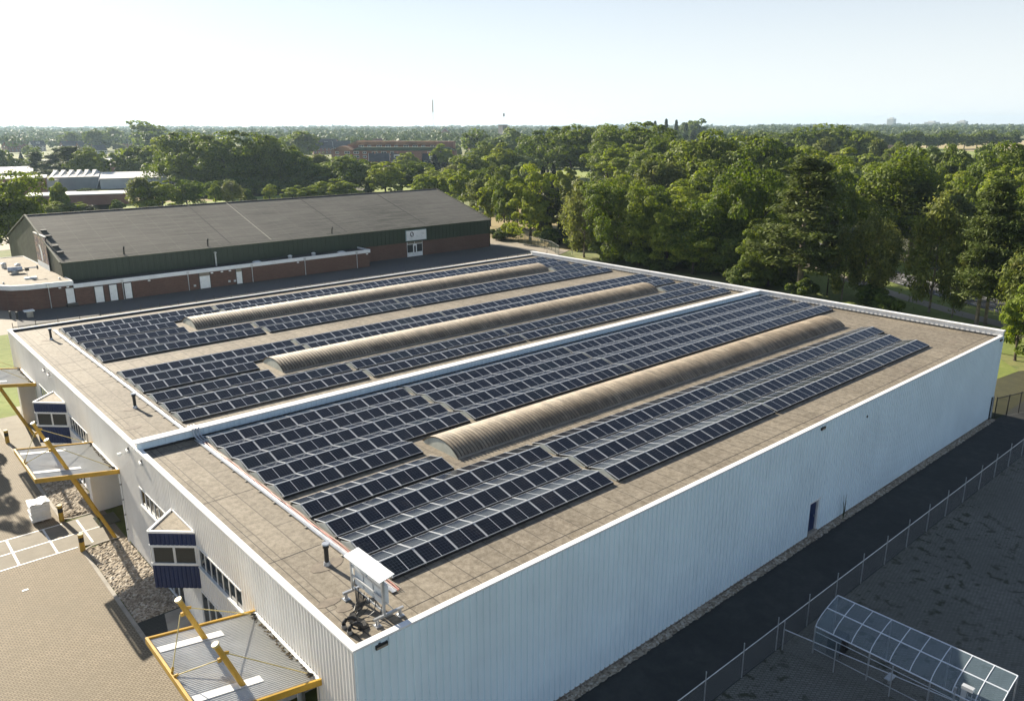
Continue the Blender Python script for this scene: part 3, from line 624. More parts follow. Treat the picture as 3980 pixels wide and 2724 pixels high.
for tab,where in ((near,'row from the near edge'),(far,'row behind the dividing parapet')):
    for ri,(y,k,ov) in enumerate(tab):
        rn='%s %s'%(ORD[ri],where)
        if k=='s':
            block(SX[0],y,5,'short left block of solar panels before the rooflight, %s'%rn)
            block(56.45,y,3,'small right block of solar panels past the rooflight, %s'%rn); continue
        if k==1:
            block(SX[0],y,5,'short lone block of solar panels left of the rooflight, %s'%rn); continue
        for si in range(4):
            block(SX[si],y,ov.get(si,SN[si]),'%s block of solar panels from the left, %s'%(ORD[si],rn))

# cable tray and cables
for y0,y1,lb in ((2.2,22.6,'galvanised cable tray with red cables beside the near solar rows'),(23.9,56.4,'galvanised cable tray with pale cables behind the dividing parapet')):
    r=empty('cable_tray',(3.2,y0,ZR),lb,'cable tray')
    b=MB(); b.box(2.98,3.0,y0,y1,ZR+.05,ZR+.11,'galv'); b.box(3.18,3.2,y0,y1,ZR+.05,ZR+.11,'galv'); b.box(3.0,3.18,y0,y1,ZR+.05,ZR+.06,'galv')
    y=y0+.5
    while y<y1: b.box(2.9,3.3,y,y+.12,ZR,ZR+.05,'concrete'); y+=1.6
    b.build('tray',r)
    for k in range(3):
        b=MB(); pts=[]; y=y0
        while y<y1: pts.append((3.27+.05*k+.025*math.sin(y*1.7+k*2)+.02*RS.rand(),y,ZR+.05+.02*k)); y+=.5
        b.tube(pts,.02,'copper' if (k<2 and y0<5) else 'concrete',5); b.build('cable',r)
b=MB()
for k in range(3):
    x=3.05+.16*k; b.tube([(x,23.9,ZR+.1),(x,23.65,7.90),(x,22.9,7.93),(x+.02,22.75,7.55),(x+.1,22.3,ZR+.06),(x+.12,21.9,ZR+.06)],.05,'galv',7)
o=b.build('cable_conduit',None,loc=(3.2,23.3,ZR)); tag(o,'three galvanised conduits climbing over the left end of the dividing parapet','conduit')

# inverter rack
r=empty('inverter_rack',(1.75,1.9,ZR),'steel rack of grey inverters under a slanted cover at the near roof corner','inverter rack')
b=MB(); P0,P1=.85,3.05; x=1.78
for y in (P0,P1):
    b.beam((1.35,y,ZR+.30),(2.6,y,ZR+.30),.09,.09,'galv'); b.beam((x,y,ZR+.35),(x,y,ZR+1.78),.09,.09,'galv')
    b.beam((2.2,y,ZR+.35),(x+.02,y,ZR+.9),.04,.04,'galv')
for z in (.45,.95,1.35): b.beam((x,P0,ZR+z),(x,P1,ZR+z),.05,.07,'alu')
b.build('frame',r)
for y in (P0,P1):
    for xx in (1.48,2.45):
        b=MB(); b.box(xx-.12,xx+.12,y-.14,y+.14,ZR,ZR+.05,'galv'); b.tube([(xx,y,ZR+.05),(xx,y,ZR+.26)],[.09,.06],'galv',8); b.build('foot',r)
for i in range(3):
    b=MB(); y=P0+.12+.68*i; b.box(x+.05,x+.30,y,y+.58,ZR+.62,ZR+1.38,'inverter'); b.box(x+.30,x+.33,y+.05,y+.53,ZR+.68,ZR+1.3,'inverter'); b.box(x+.1,x+.25,y+.1,y+.48,ZR+.57,ZR+.62,'black'); b.build('inverter',r)
b=MB(); b.box(x-.02,x+.03,P0+.1,P0+1.0,ZR+1.4,ZR+1.62,'whitepaint'); b.box(x-.02,x+.03,P0+1.1,P1-.15,ZR+1.4,ZR+1.6,'inverter'); b.build('junction_box',r)
b=MB(); b.add([(x-.22,P0-.15,ZR+1.78),(x+.42,P0-.15,ZR+1.90),(x+.42,P1+.15,ZR+1.90),(x-.22,P1+.15,ZR+1.78)]+[(x-.22,P0-.15,ZR+1.75),(x+.42,P0-.15,ZR+1.87),(x+.42,P1+.15,ZR+1.87),(x-.22,P1+.15,ZR+1.75)],[(0,1,2,3),(7,6,5,4),(0,4,5,1),(2,6,7,3),(0,3,7,4),(1,5,6,2)],'inverter'); b.build('cover',r)
# black cable bundle and the two swan-neck entries
b=MB()
for k in range(9):
    o_=k*.045; pts=[(1.75,2.8-.1*k,ZR+.5),(1.55,2.4-.05*k,ZR+.12),(1.28-o_*.5,2.1,ZR+.06),(1.15-o_,1.75,ZR+.06),(1.28-o_,1.4,ZR+.07),(1.15-o_*.7,1.05,ZR+.09),(.85,.95-.03*k,ZR+.12),(.62,1.05+.03*k,ZR+.18)]
    sm=[]
    for i in range(len(pts)-1):
        for t in (0,.5): sm.append(Vector(pts[i]).lerp(Vector(pts[i+1]),t))
    sm.append(Vector(pts[-1])); b.tube(sm,.018,'black',5)
for k in range(5):
    t=.5+.3*k; b.tube([(1.78,1.0+.4*k,ZR+.6),(1.7,1.0+.38*k,ZR+.25),(1.45,1.15+.3*k,ZR+.08),(1.25,1.3+.2*k,ZR+.05)],.018,'black',5)
tag(b.build('cable_bundle',None,loc=(1.2,1.6,ZR)),'loose bundle of black cables snaking under the inverter rack','cables')
for i,(x,y) in enumerate(((.52,1.55),(.5,1.12))):
    b=MB(); pts=[(x,y,ZR)]; 
    b.tube([(x,y,ZR),(x,y,ZR+.14)],[.1,.085],'galv',12)
    pts=[(x,y,ZR+.12)]+[(x+.20-.20*math.cos(t),y-.05*t,ZR+.2+.17*math.sin(t)) for t in [math.pi*k/7 for k in range(8)]]+[(x+.42,y-.17,ZR+.10)]
    b.tube(pts,.075,'black',12)
    tag(b.build('swan_neck_pipe',None,loc=(x,y,ZR)),['black swan-neck pipe by the roof corner, the one farther from the long wall','black swan-neck pipe by the roof corner, the one nearest the long wall'][i],'pipe','swan-neck cable entries')

# ------------------------------------------------------------------ ground
B_=9000
sheet('ground',[(-B_,-B_),(B_,-B_),(B_,B_),(-B_,B_)],-.06,'field','meadow and farmland around the warehouse')
sheet('paved_yard',[(-60,-30),(-2.35,-30),(-2.35,57.5),(-60,57.5)],0,'paving','beige brick paving left of the warehouse')
sheet('lane',[(-60,28.75),(-2.35,28.75),(-.02,28.2),(-.02,33.1),(-2.35,32.75),(-60,32.75)],.006,'lane','grey lane with white bay lines leading to the loading canopy')
sheet('front_strip',[(-2.35,-3),(0,-3),(0,18.4),(-2.35,18.4)],.002,'pavedark','dark brick path below the near canopy')
sheet('side_path',[(-2.35,44),(0,44),(0,57.5),(-2.35,57.5)],.002,'lane','paved path beside the far canopy')
b=MB()
for y in (28.82,32.70,30.72): b.box(-30,-2.6 if y<32 else -2.6,y-.05,y+.05,.006,.012,'whitepaint')
b.box(-2.6,-.5,30.68,30.76,.006,.012,'whitepaint')
for x in (-5.7,-3.69,-1.75,-7.8,-9.9): b.box(x-.06,x+.06,28.87,32.65,.006,.0125,'whitepaint')
tag(b.build('bay_lines',None,loc=(-4,30.7,0)),'white painted bay lines on the grey lane',None,None,'structure')
b=MB(); b.box(-2.56,-2.36,-3,27.9,0,.05,'concrete'); b.box(-2.56,-2.36,33.5,57,0,.05,'concrete')
for s,y,t in ((1,28.3,0),(-1,33.2,0)):
    pts=[(-2.46+.0,y-.4*s),(-2.3,y-.1*s),(-1.9,y+.12*s),(-1.2,y+.15*s),(-.3,y+.12*s)]
    for p,q in zip(pts[:-1],pts[1:]): b.beam((*p,.025),(*q,.025),.12,.06,'concrete')
tag(b.build('kerb',None,loc=(-2.46,20,0)),'pale concrete kerb along the stone beds',None,None,'structure')
sheet('door_mat_slab',[(-1.55,15.9),(-.1,15.9),(-.1,18.3),(-1.0,18.3)],.012,'concrete','grey slab before the entrance door')
# stone beds as rough heaps
M['stones']=None
def stones():
    m,nt,b=newmat('broken_stone'); v=coords(nt,world=True); vo=N(nt,'ShaderNodeTexVoronoi'); vo.inputs['Scale'].default_value=9; L(nt,v,vo.inputs['Vector'])
    s=N(nt,'ShaderNodeSeparateXYZ'); L(nt,vo.outputs['Color'],s.inputs[0]); n=noise(nt,v,.6,4,.6)
    c=ramp(nt,s.outputs[0],[(.0,(.16,.125,.09)),(.4,(.30,.25,.185)),(.75,(.42,.36,.28)),(1,(.56,.51,.43))]); c=mix(nt,mrange(nt,n,.4,.7,0,.35),c,(.2,.17,.13))
    L(nt,c,b.inputs['Base Color']); b.inputs['Roughness'].default_value=.95; return m
M['stones']=stones()
def bed(name,inside,x0,x1,y0,y1,label,cell=.095,amp=.07):
    nx=int((x1-x0)/cell); ny=int((y1-y0)/cell); b=MB(); vs=[]; 
    for j in range(ny+1):
        for i in range(nx+1):
            x=x0+(x1-x0)*i/nx+(RS.rand()-.5)*cell*.7; y=y0+(y1-y0)*j/ny+(RS.rand()-.5)*cell*.7
            vs.append((x,y,(.03+amp*RS.rand()**1.5) if inside(x,y) else -.02))
    fs=[(j*(nx+1)+i,j*(nx+1)+i+1,(j+1)*(nx+1)+i+1,(j+1)*(nx+1)+i) for j in range(ny) for i in range(nx)]
    b.add(vs,fs,M['stones']); o=b.build(name,None,loc=(x0,y0,0)); tag(o,label,None,None,'stuff')
rc=lambda x,y: not(x<-1.7 and y>27.6 and (x+1.7)**2+(y-27.6)**2>.5)
bed('stone_bed',lambda x,y: y<28.2 and rc(x,y) and y>18.5 ,-2.34,-.05,18.4,28.3,'bed of pale broken stone between the kerb and the end wall')
bed('stone_bed',lambda x,y: y>33.4 ,-2.34,-.05,33.3,44,'bed of pale broken stone behind the white pallet',.11)
bed('stone_strip',lambda x,y: True,-.2,62.5,-.55,-.03,'thin strip of loose dark stones along the long wall',.12,.06)
# shaded side
sheet('service_road',[(-8,-4.6),(70,-4.6),(70,-.45),(-8,-.45)],.003,'asphaltdark','dark asphalt strip between the long wall and the fence')
sheet('brick_yard',[(5,-60),(62,-60),(62,-4.6),(5,-4.6)],.0,'yard','mossy brick yard beyond the fence')
sheet('rough_ground',[(62,-60),(300,-60),(300,-4),(95,-4),(80,3),(62.7,5),(62.7,-4.6),(62,-4.6)],-.02,'forestfloor','leaf-strewn ground under the trees on the right')
sheet('lawn_strip',[(62.7,5),(62.7,58),(86,60),(92,40),(92,22),(86,8),(80,3)],-.01,'grass','rough grass behind the far parapet')
# rear yard
sheet('rear_road',[(-60,58.5),(-60,57.5),(-.1,57.5),(-.1,58.6),(62.7,58.6),(72,72),(96,88),(104,92),(104,118),(60,118),(-60,118)],-.004,'pale','pale paved ground behind the warehouse')
sheet('rear_asphalt',[(6,93.2),(12,94.5),(62,92.2),(99,96),(99,108),(60,108),(8,106)],.004,'asphalt','dark asphalt yard before the brick annex')
sheet('lawn_left',[(-40,57.5),(-.3,57.5),(-.3,60),(5.3,60),(4.6,90.6),(-40,90)],.004,'grass','rough grass behind the left corner of the warehouse')
# road and cycle path on the right
def strip(name,pts,w,z,mat,label):
    vs=[]
    for i,p in enumerate(pts):
        a=Vector(pts[max(i-1,0)]); c=Vector(pts[min(i+1,len(pts)-1)]); d=(c-a).normalized(); n=Vector((-d.y,d.x))
        vs+= [(p[0]+n.x*w/2,p[1]+n.y*w/2,z),(p[0]-n.x*w/2,p[1]-n.y*w/2,z)]
    b=MB(); b.add(vs,[(2*i,2*i+1,2*i+3,2*i+2) for i in range(len(pts)-1)],mat); o=b.build(name,None,loc=(pts[0][0],pts[0][1],0)); tag(o,label,None,None,'structure'); return o
ROAD=[(210,112),(176,86),(150,66),(136,51),(124.5,36),(116,22.5),(108.5,8),(100,-10),(92,-30)]
strip('road',ROAD,7,.02,'asphalt','asphalt road with white edge dashes curving past the trees')
strip('cycle_path',[(140,72),(124,52),(113,34.5),(107.5,25.5),(102.8,16.5),(98.5,6),(94,-8),(88,-30)],2.7,.02,'pale','pale cycle path between the road and the warehouse')
b=MB()
for a,c in zip(ROAD[:-1],ROAD[1:]):
    a,c=Vector(a),Vector(c); d=(c-a).normalized(); n=Vector((-d.y,d.x)); ln=(c-a).length
    for s in (-2.6,2.6,0):
        t=0
        while t<ln:
            p=a+d*t+n*s; q=a+d*min(t+1.5,ln)+n*s; b.beam((*p,.026),(*q,.026),.14,.006,'whitepaint'); t+=3
tag(b.build('road_markings',None,loc=(124,36,0)),'white dashes along both edges of the asphalt road',None,None,'structure')
sheet('verge',[(86,8),(92,22),(98,40),(112,62),(130,80),(160,100),(200,128),(215,110),(140,40),(118,8),(104,-12),(86,-12)],.004,'grass','sunlit grass verge beside the road')
sheet('hall_meadow',[(30,152),(60,148),(100,150),(150,200),(200,300),(90,330),(30,270)],-.03,'meadow','yellow-green meadow behind the dark hall')
sheet('park_meadow',[(104,90),(112,84),(150,125),(175,160),(150,170),(118,150),(104,125)],-.03,'drygrass','golden dry grass between the tree trunks')
sheet('meadow',[(198,50),(233,55),(345,105),(335,125),(262,92)],-.02,'meadow','bright green meadow strip on the right')
sheet('path_clearing',[(195,180),(250,205),(335,290),(320,310),(240,230)],-.03,'meadow','grass clearing under the tall oaks')
strip('footpath',[(330,297),(280,240),(245,208),(215,190),(205,175)],3,.0,'pale','pale footpath through the clearing')
sheet('stubble_field',[(936,382),(770,200),(1400,330),(1500,620),(1150,560)],-.0,'stubble','golden stubble field on the far right')
sheet('green_field',[(700,320),(690,225),(770,240),(905,318),(935,390)],.02,'meadow','green field before the avenue of trees')
sheet('industrial_yard',[(10,168),(34,175),(60,250),(75,300),(60,420),(20,420)],-.03,'pale','pale yard between the sheds on the far left')
sheet('shed_meadow',[(48,268),(95,250),(110,320),(60,325)],-.02,'drygrass','dry grass before the pale sheds')


sheet('wood_floor',[(84,262),(138,252),(160,258),(160,300),(120,392),(84,345)],-.02,'forestfloor','dark leaf litter under the left wood')
sheet('wood_floor',[(112,60),(128,30),(160,26),(215,85),(255,190),(205,178),(150,135),(118,100)],-.022,'forestfloor','dark leaf litter under the right wood')

b=MB()
for y in (.98,22.1,38.0,41.9): 
    x=.3
    while x<LX-.5: b.box(x,min(x+5.2,LX-.45),y+.02*math.sin(x),y+.03+.02*math.sin(x),ZR+.001,ZR+.006,'bitumen'); x+=5.2
for y in (7.4,14.5,29.2,37.4,44.6,51.8): b.box(.3,3.0,y,y+.03,ZR+.001,ZR+.006,'bitumen')
for x in (.62,LX-1.0): b.box(x,x+.03,.3,22.9,ZR+.001,ZR+.006,'bitumen'); b.box(x,x+.03,23.7,58,ZR+.001,ZR+.006,'bitumen')
o=b.build('felt_seam',WH); o['kind']='stuff'
for x,y,rx,ry in ((.9,3.3,.5,.28),(1.2,2.6,.4,.3),(47,1.3,.8,.3),(33,.7,.5,.25),(1.0,27.2,.5,.4),(55,1.1,.6,.3),(58,2.2,.5,.4)):
    b=MB(); b.prism([(x+rx*math.cos(t),y+ry*math.sin(t)*(1 if t<3 else .8)) for t in [2*math.pi*k/9 for k in range(9)]],ZR+.002,ZR+.010,'roofpatch'); b.build('felt_patch',WH)
# ------------------------------------------------------------------ small things in the yard
def bollard(x,y,label):
    r=empty('bollard',(x,y,0),label,'bollard','yellow and black bollards by the canopies')
    b=MB(); b.tube([(x,y,0),(x,y,.62)],.15,'yellow',16); b.tube([(x,y,.92),(x,y,1.05)],.15,'yellow',16); b.build('post',r)
    b=MB(); b.tube([(x,y,.62),(x,y,.92)],.152,'black',16); b.build('black_band',r)
    b=MB(); b.tube([(x,y,1.05),(x,y,1.12)],[.165,.15],'yellowpale',16); b.build('cap',r)
bollard(-2.49,33.18,'yellow bollard with black band right beside the white pallet'); bollard(-2.48,28.17,'yellow bollard with black band at the tip of the near stone bed')
bollard(-2.5,50.6,'yellow bollard with black band farthest away, before the farthest canopy')
r=empty('wrapped_pallet',(-3.45,34.3,0),'pallet stacked with white film-wrapped sacks beside a bollard','pallet')
b=MB()
for x in (-3.95,-3.45,-2.98): b.box(x-.05,x+.05,33.8,34.85,0,.1,'concrete')
for k in range(6): b.box(-4.02,-2.92,33.78+.18*k,33.78+.18*k+.12,.1,.13,'concrete')
b.build('pallet',r)
for i in range(6):
    b=MB(); z=.13+i*.19; j=.03*((i%2)*2-1)*.5
    pts=[]; 
    for (px,py) in ((-4.02,33.78),(-2.92,33.78),(-2.92,34.85),(-4.02,34.85)): pts.append((px+RS.rand()*.04-.02+j,py+RS.rand()*.04-.02))
    b.prism(pts,z,z+.175,'whitepaint'); o=b.build('sack_layer',r)
b=MB(); n=10; vs=[(-4.06+1.18*i/n,33.74+1.15*j/n,1.285+.05*RS.rand()+.03*math.sin(i)) for j in range(n+1) for i in range(n+1)]
b.add(vs,[(j*(n+1)+i,j*(n+1)+i+1,(j+1)*(n+1)+i+1,(j+1)*(n+1)+i) for j in range(n) for i in range(n)],'cap'); b.build('film_cover',r)
b=MB(); b.box(-.25,.9,30.2,31.7,.07,.13,'pallgreen' if 0 else 'galv'); 
b=MB(); b.box(-.9,.35,30.6,32.2,.012,.05,'puddle'); tag(b.build('plastic_sheet',None,loc=(-.3,31.4,0)),'dull green plastic sheet lying in the loading bay under the middle canopy','plastic sheet')
b=MB(); b.box(-6.15,-5.85,25.6,25.75,.0,.02,'whitepaint'); tag(b.build('paper_scrap',None,loc=(-6,25.7,0)),'white scrap of paper alone on the beige paving','paper')

# ------------------------------------------------------------------ fences
def fence(name,label,pts,post_h,rail_h,step,pm,cm,group=None,pr=.03):
    r=empty(name,(pts[0][0],pts[0][1],0),label,'fence',group)
    for a,c in zip(pts[:-1],pts[1:]):
        a,c=Vector((*a,0)),Vector((*c,0)); d=c-a; n=max(1,round(d.length/step)); d/=n
        for i in range(n+1):
            p=a+d*i
            if i==n and c.xy!=Vector(pts[-1]): continue
            b=MB(); b.tube([p,p+Vector((0,0,post_h))],pr,pm,6); b.build('post',r)
        b=MB(); b.tube([a+Vector((0,0,rail_h)),c+Vector((0,0,rail_h))],pr*.8,pm,6); b.build('rail',r)
        b=MB(); b.quad(a+Vector((0,0,.03)),c+Vector((0,0,.03)),c+Vector((0,0,rail_h-.02)),a+Vector((0,0,rail_h-.02)),cm); b.build('wire_mesh',r)
    return r
fence('chain_link_fence','long galvanised chain-link fence parallel to the shaded long wall',[(2.6,-4.57),(61.5,-4.57)],1.85,1.42,3.02,'galv','chain')
fence('chain_link_fence','short chain-link fence branching off past the front of the glazed shelter',[(20.55,-4.75),(21.45,-12.1)],1.6,1.15,2.55,'galv','chain')
fence('wire_fence','low wire fence on thin dark posts behind the rear edge of the warehouse',[(5.3,92.0),(96,90.2)],1.05,.5,2.52,'rubber','chaingreen',pr=.04)
fence('mesh_fence','dark green mesh fence at the foot of the trees right of the dark hall',[(104.5,118),(103.6,107),(101,94),(97.8,88.7)],1.9,1.85,2.8,'rubber','chaingreen',pr=.04)
fence('gate_fence','dark mesh fence with gate at the far right end of the long wall',[(62.8,-.3),(66,-1.2),(70,-2.4)],2.0,1.9,1.6,'rubber','chaingreen',pr=.05)
# sliding gate post group, near the right bottom corner
r=empty('gate',(21.6,-12.4,0),'pale steel gate with two posts cut by the bottom picture edge by the shelter','gate')
b=MB(); b.box(21.45,21.63,-12.5,-12.32,0,2.0,'alu'); b.box(21.42,21.66,-12.75,-12.3,1.9,2.05,'alu'); b.build('post',r)
b=MB(); b.box(21.5,21.6,-12.12,-12.02,0,1.75,'galv'); b.build('post',r)
b=MB(); b.beam((21.55,-12.4,1.55),(21.75,-15.6,1.55),.06,.06,'alu'); b.beam((21.55,-12.4,.2),(21.75,-15.6,.2),.06,.06,'alu')
for k in range(20): b.tube([(21.55+.01*k,-12.55-.16*k,.2),(21.55+.01*k,-12.55-.16*k,1.72)],.014,'alu',5)
b.build('leaf',r)

# glazed shelter
r=empty('bike_shelter',(22.4,-10,0),'long glazed shelter with quarter-round roof and white hoops in the shaded yard','shelter')
Y0,Y1=-5.85,-13.75; prof=[(21.50,1.55),(21.66,1.78),(21.95,1.95),(22.5,2.10),(23.0,2.25),(23.45,2.34)]
prof=[(21.45,1.48),(21.60,1.68),(21.92,1.88),(22.42,2.06),(22.95,2.21),(23.45,2.30)]
XS=[0,0.0]
nb=9
for i in range(nb+1):
    y=Y0+(Y1-Y0)*i/nb; b=MB(); b.tube([(x,y,z) for x,z in prof],.022,'hoop',6); b.build('hoop',r)
for (x,z) in (prof[0],prof[3],prof[5]):
    b=MB(); b.tube([(x,Y0,z),(x,Y1,z)],.032,'hoop',6); b.build('purlin',r)
for i in range(0,nb+1,3):
    y=Y0+(Y1-Y0)*i/nb
    for x,z in (prof[0],prof[5]): b=MB(); b.box(x-.03,x+.03,y-.03,y+.03,0,z,'galv'); b.build('leg',r)
for x in (21.45,): 
    for z in (.25,1.2): b=MB(); b.tube([(x,Y0,z),(x,Y1,z)],.02,'galv',6); b.build('side_rail',r)
for i in range(nb):
    ya=Y0+(Y1-Y0)*i/nb-.03; yb=Y0+(Y1-Y0)*(i+1)/nb+.03
    for s in (prof[:4],prof[3:]):
        b=MB(); vs=[]
        for x,z in s: vs+=[(x,ya,z),(x,yb,z)]
        b.add(vs,[(2*k,2*k+1,2*k+3,2*k+2) for k in range(len(s)-1)],'poly'); b.build('roof_pane',r,smooth=True)
for (ya,yb) in ((Y0,Y0-1.3),(Y0-5.5,Y0-7)):
    b=MB(); b.quad((21.45,ya,.3),(21.45,yb,.3),(21.45,yb,1.4),(21.45,ya,1.4),'poly'); b.build('side_pane',r)
b=MB(); b.quad((21.45,Y0,.1),(23.4,Y0,.1),(23.4,Y0,2.2),(21.45,Y0,1.45),'poly'); b.build('end_pane',r)
b=MB(); b.tube([(22.3,-6.5,.5),(22.6,-6.8,.5),(22.3,-7.1,.5)],.1,'black',8); b.box(21.9,22.9,-6.9,-6.3,0,.9,'black'); tag(b.build('storage_box',None,loc=(22.3,-6.6,0)),'dark box standing in the end bay of the glazed shelter','box')
for i,y in enumerate((-9.2,-12.0)):
    b=MB(); b.box(21.7,22.3,y-.25,y+.05,.35,.39,'galv'); b.box(21.95,22.05,y-.12,y-.04,0,.35,'galv'); tag(b.build('bike_stand',None,loc=(22,y,0)),['low metal stand under the shelter, the one nearer the long fence','low metal stand under the shelter, the one nearer the gate'][i],'bike stand','stands under the shelter')

# ------------------------------------------------------------------ dark hall with brick annex
H=empty('sports_hall',(15,107,0),'long dark hall with grey shallow gable roof, green cladding and brick base','hall')
ex0,ex1,yf,yr,yb,ze,zr=14.8,95.4,107.0,126.0,145.0,5.65,10.9
b=MB(); b.box(ex0+.1,ex1-.1,yf,yb,-.1,3.05,'brick'); b.build('brick_base',H)
b=MB(); ribbed(b,'y',yf-.12,ex0,ex1,2.85,ze-.02,.9,.05,-1,'green',.6); b.box(ex0,ex1,yf-.12,yf-.02,2.83,2.86,'green'); b.quad((ex0,yb,3),(ex1,yb,3),(ex1,yb,ze),(ex0,yb,ze),'green'); b.build('cladding',H)
for x,s,mt in ((ex0,-1,'greengable'),(ex1,1,'green')):
    b=MB(); xx=x+.02*s; b.add([(xx,yf-.12,0.05),(xx,yb,.05),(xx,yb,ze-.05),(xx,yr,zr-.05),(xx,yf-.12,ze-.05)],[(0,1,2,3,4) if s>0 else (4,3,2,1,0)],mt)
    for k in range(38):
        y=yf+1*k; zt=ze+(zr-ze)*(1-abs(y-yr)/19.0)-.08
        b.box(xx-.03,xx+.03,y,y+.08,.1,zt,mt)
    b.build('gable',H)
b=MB()
for ya,za,yc,zc in ((yf-.3,ze-.06,yr,zr),(yr,zr,yb+.3,ze-.06)):
    b.add([(ex0-.15,ya,za),(ex1+.15,ya,za),(ex1+.15,yc,zc),(ex0-.15,yc,zc)],[(0,1,2,3)],'hallroof')
b.build('roof',H)
b=MB(); b.beam((ex0-.2,yf-.3,ze),(ex0-.2,yr,zr+.08),.25,.2,'greengable'); b.beam((ex0-.2,yr,zr+.08),(ex0-.2,yb+.3,ze),.25,.2,'greengable'); b.beam((ex1+.2,yf-.3,ze),(ex1+.2,yr,zr+.08),.2,.16,'greengable'); b.beam((ex0-.2,yf-.35,ze-.04),(ex1+.2,yf-.35,ze-.04),.12,.1,'greengable'); b.beam((ex0,yr,zr+.03),(ex1,yr,zr+.03),.4,.06,'bitumen')
b.build('verge_trim',H)
b=MB()
for x in (41.5,47.5,56,68.5,82): pass
for x,mt in ((47.3,'hallroof2'),(40.2,'bitumen'),(62,'bitumen'),(79.5,'bitumen')):
    b.beam((x,yf+.2,ze+.06),(x,yr-.3,zr-.03),.22,.03,mt)
b.m=[m for m in b.m]; b.build('roof_seam',H)
for k,(yy) in enumerate((110.2,112.6,116.5,118.8)):
    b=MB(); z=ze+(zr-ze)*(yy-yf)/19.0; b.box(ex0+.3,ex0+1.1,yy-.35,yy+.35,z+.02,z+.30,'black'); b.build('roof_vent',H)
for x in (23.6,36.4,58.9):
    b=MB(); z=ze+(zr-ze)*(.7)/19.0; b.tube([(x,yf+.7,z-.1),(x,yf+.6,z+.8),(x,yf+.35,z+1.2)],.12,'rubber',8); b.build('flue',H)
# gable poster: anonymous splash of colours
M['poster_dark']=paint('poster_backing',(.03,.03,.035),.5,0,.1,1)
def postermat():
    m,nt,b=newmat('faded_print'); v=coords(nt,(.25,.25,.25),world=True); vo=N(nt,'ShaderNodeTexVoronoi'); vo.inputs['Scale'].default_value=4; nn=N(nt,'ShaderNodeTexNoise'); nn.inputs['Scale'].default_value=6; L(nt,v,nn.inputs['Vector']); L(nt,nn.outputs['Color'],vo.inputs['Vector'])
    s=N(nt,'ShaderNodeSeparateXYZ'); L(nt,vo.outputs['Color'],s.inputs[0])
    L(nt,ramp(nt,s.outputs[0],[(0,(.02,.04,.10)),(.25,(.22,.05,.04)),(.45,(.07,.11,.05)),(.6,(.12,.08,.13)),(.8,(.30,.20,.12)),(1,(.35,.4,.5))]),b.inputs['Base Color']); return m
M['print']=postermat()
b=MB(); b.box(ex0-.22,ex0-.1,113.8,121.6,3.3,8.6,'poster_dark'); o=b.build('poster',H)
e=MB(); e.box(ex0-.25,ex0-.22,113.95,121.45,4.4,8.5,M['print']); e.build('print',o)
e=MB(); e.box(ex0-.26,ex0-.22,113.95,121.45,3.35,4.4,'inverter'); e.box(ex0-.3,ex0-.1,113.8,121.6,8.6,8.75,'whitepaint'); e.build('border',o)
e=MB(); e.add([(ex0-.27,117.3,4.6),(ex0-.27,118.1,4.6),(ex0-.27,118.3,6.2),(ex0-.27,118.9,7.1),(ex0-.27,117.9,7.0),(ex0-.27,117.2,6.0)],[(0,1,2,3,4,5)],'inverter'); e.build('pale_shape',o)
# entrance and sign
b=MB(); b.box(74.5,78.1,yf-.08,yf+.02,0,3.0,'whitepaint'); o=b.build('entrance_door',H)
for x0,x1,z0,z1,mt in ((74.55,75.85,.85,2.35,'glassdark'),(76.75,78.0,.85,2.35,'glassdark'),(76.1,76.5,.8,2.05,'glassdark'),(74.6,76.2,2.45,2.95,'panebrown'),(76.3,78.0,2.45,2.95,'panebrown')):
    e=MB(); e.box(x0,x1,yf-.10,yf-.078,z0,z1,mt); e.build('pane',o)
b=MB(); b.box(74.1,78.9,yf-.42,yf-.2,3.12,5.12,'signframe'); o=b.build('sign',H)
e=MB(); e.box(74.2,78.8,yf-.44,yf-.42,3.2,5.04,'whitepaint'); e.build('sign_face',o)
def disc(b,cx,cz,rx,rz,y,mat,n=20,hole=0,a0=0,a1=2*math.pi):
    vs=[];m=n
    for k in range(m+1):
        t=a0+(a1-a0)*k/m; vs+=[(cx+rx*math.cos(t),y,cz+rz*math.sin(t)),(cx+rx*hole*math.cos(t),y,cz+rz*hole*math.sin(t))]
    b.add(vs,[(2*k,2*k+1,2*k+3,2*k+2) for k in range(m)],mat)
e=MB(); disc(e,75.45,4.35,.42,.50,yf-.448,'markdark'); e.build('emblem',o)
e=MB(); disc(e,75.42,4.42,.20,.28,yf-.452,'whitepaint',8); disc(e,75.50,4.15,.13,.2,yf-.452,'whitepaint',6); e.build('emblem_centre',o)
e=MB(); disc(e,75.35,3.85,.62,.60,yf-.446,'markgrey',14,.90,R(125),R(245)); disc(e,75.45,3.8,.42,.5,yf-.446,'markgrey',14,.85,R(130),R(260)); disc(e,75.6,3.75,.3,.4,yf-.446,'markgrey',12,.8,R(150),R(280)); e.build('emblem_swirl',o)
e=MB()
for cx,cz,rx,rz,a0,a1 in ((76.7,4.05,.2,.2,180,350),(77.7,4.15,.16,.3,90,300),(78.05,4.3,.2,.22,-60,200),(77.9,3.9,.06,.35,60,300)): disc(e,cx,cz,rx,rz,yf-.446,'markgrey',12,.7,R(a0),R(a1))
e.build('faded_lettering',o)
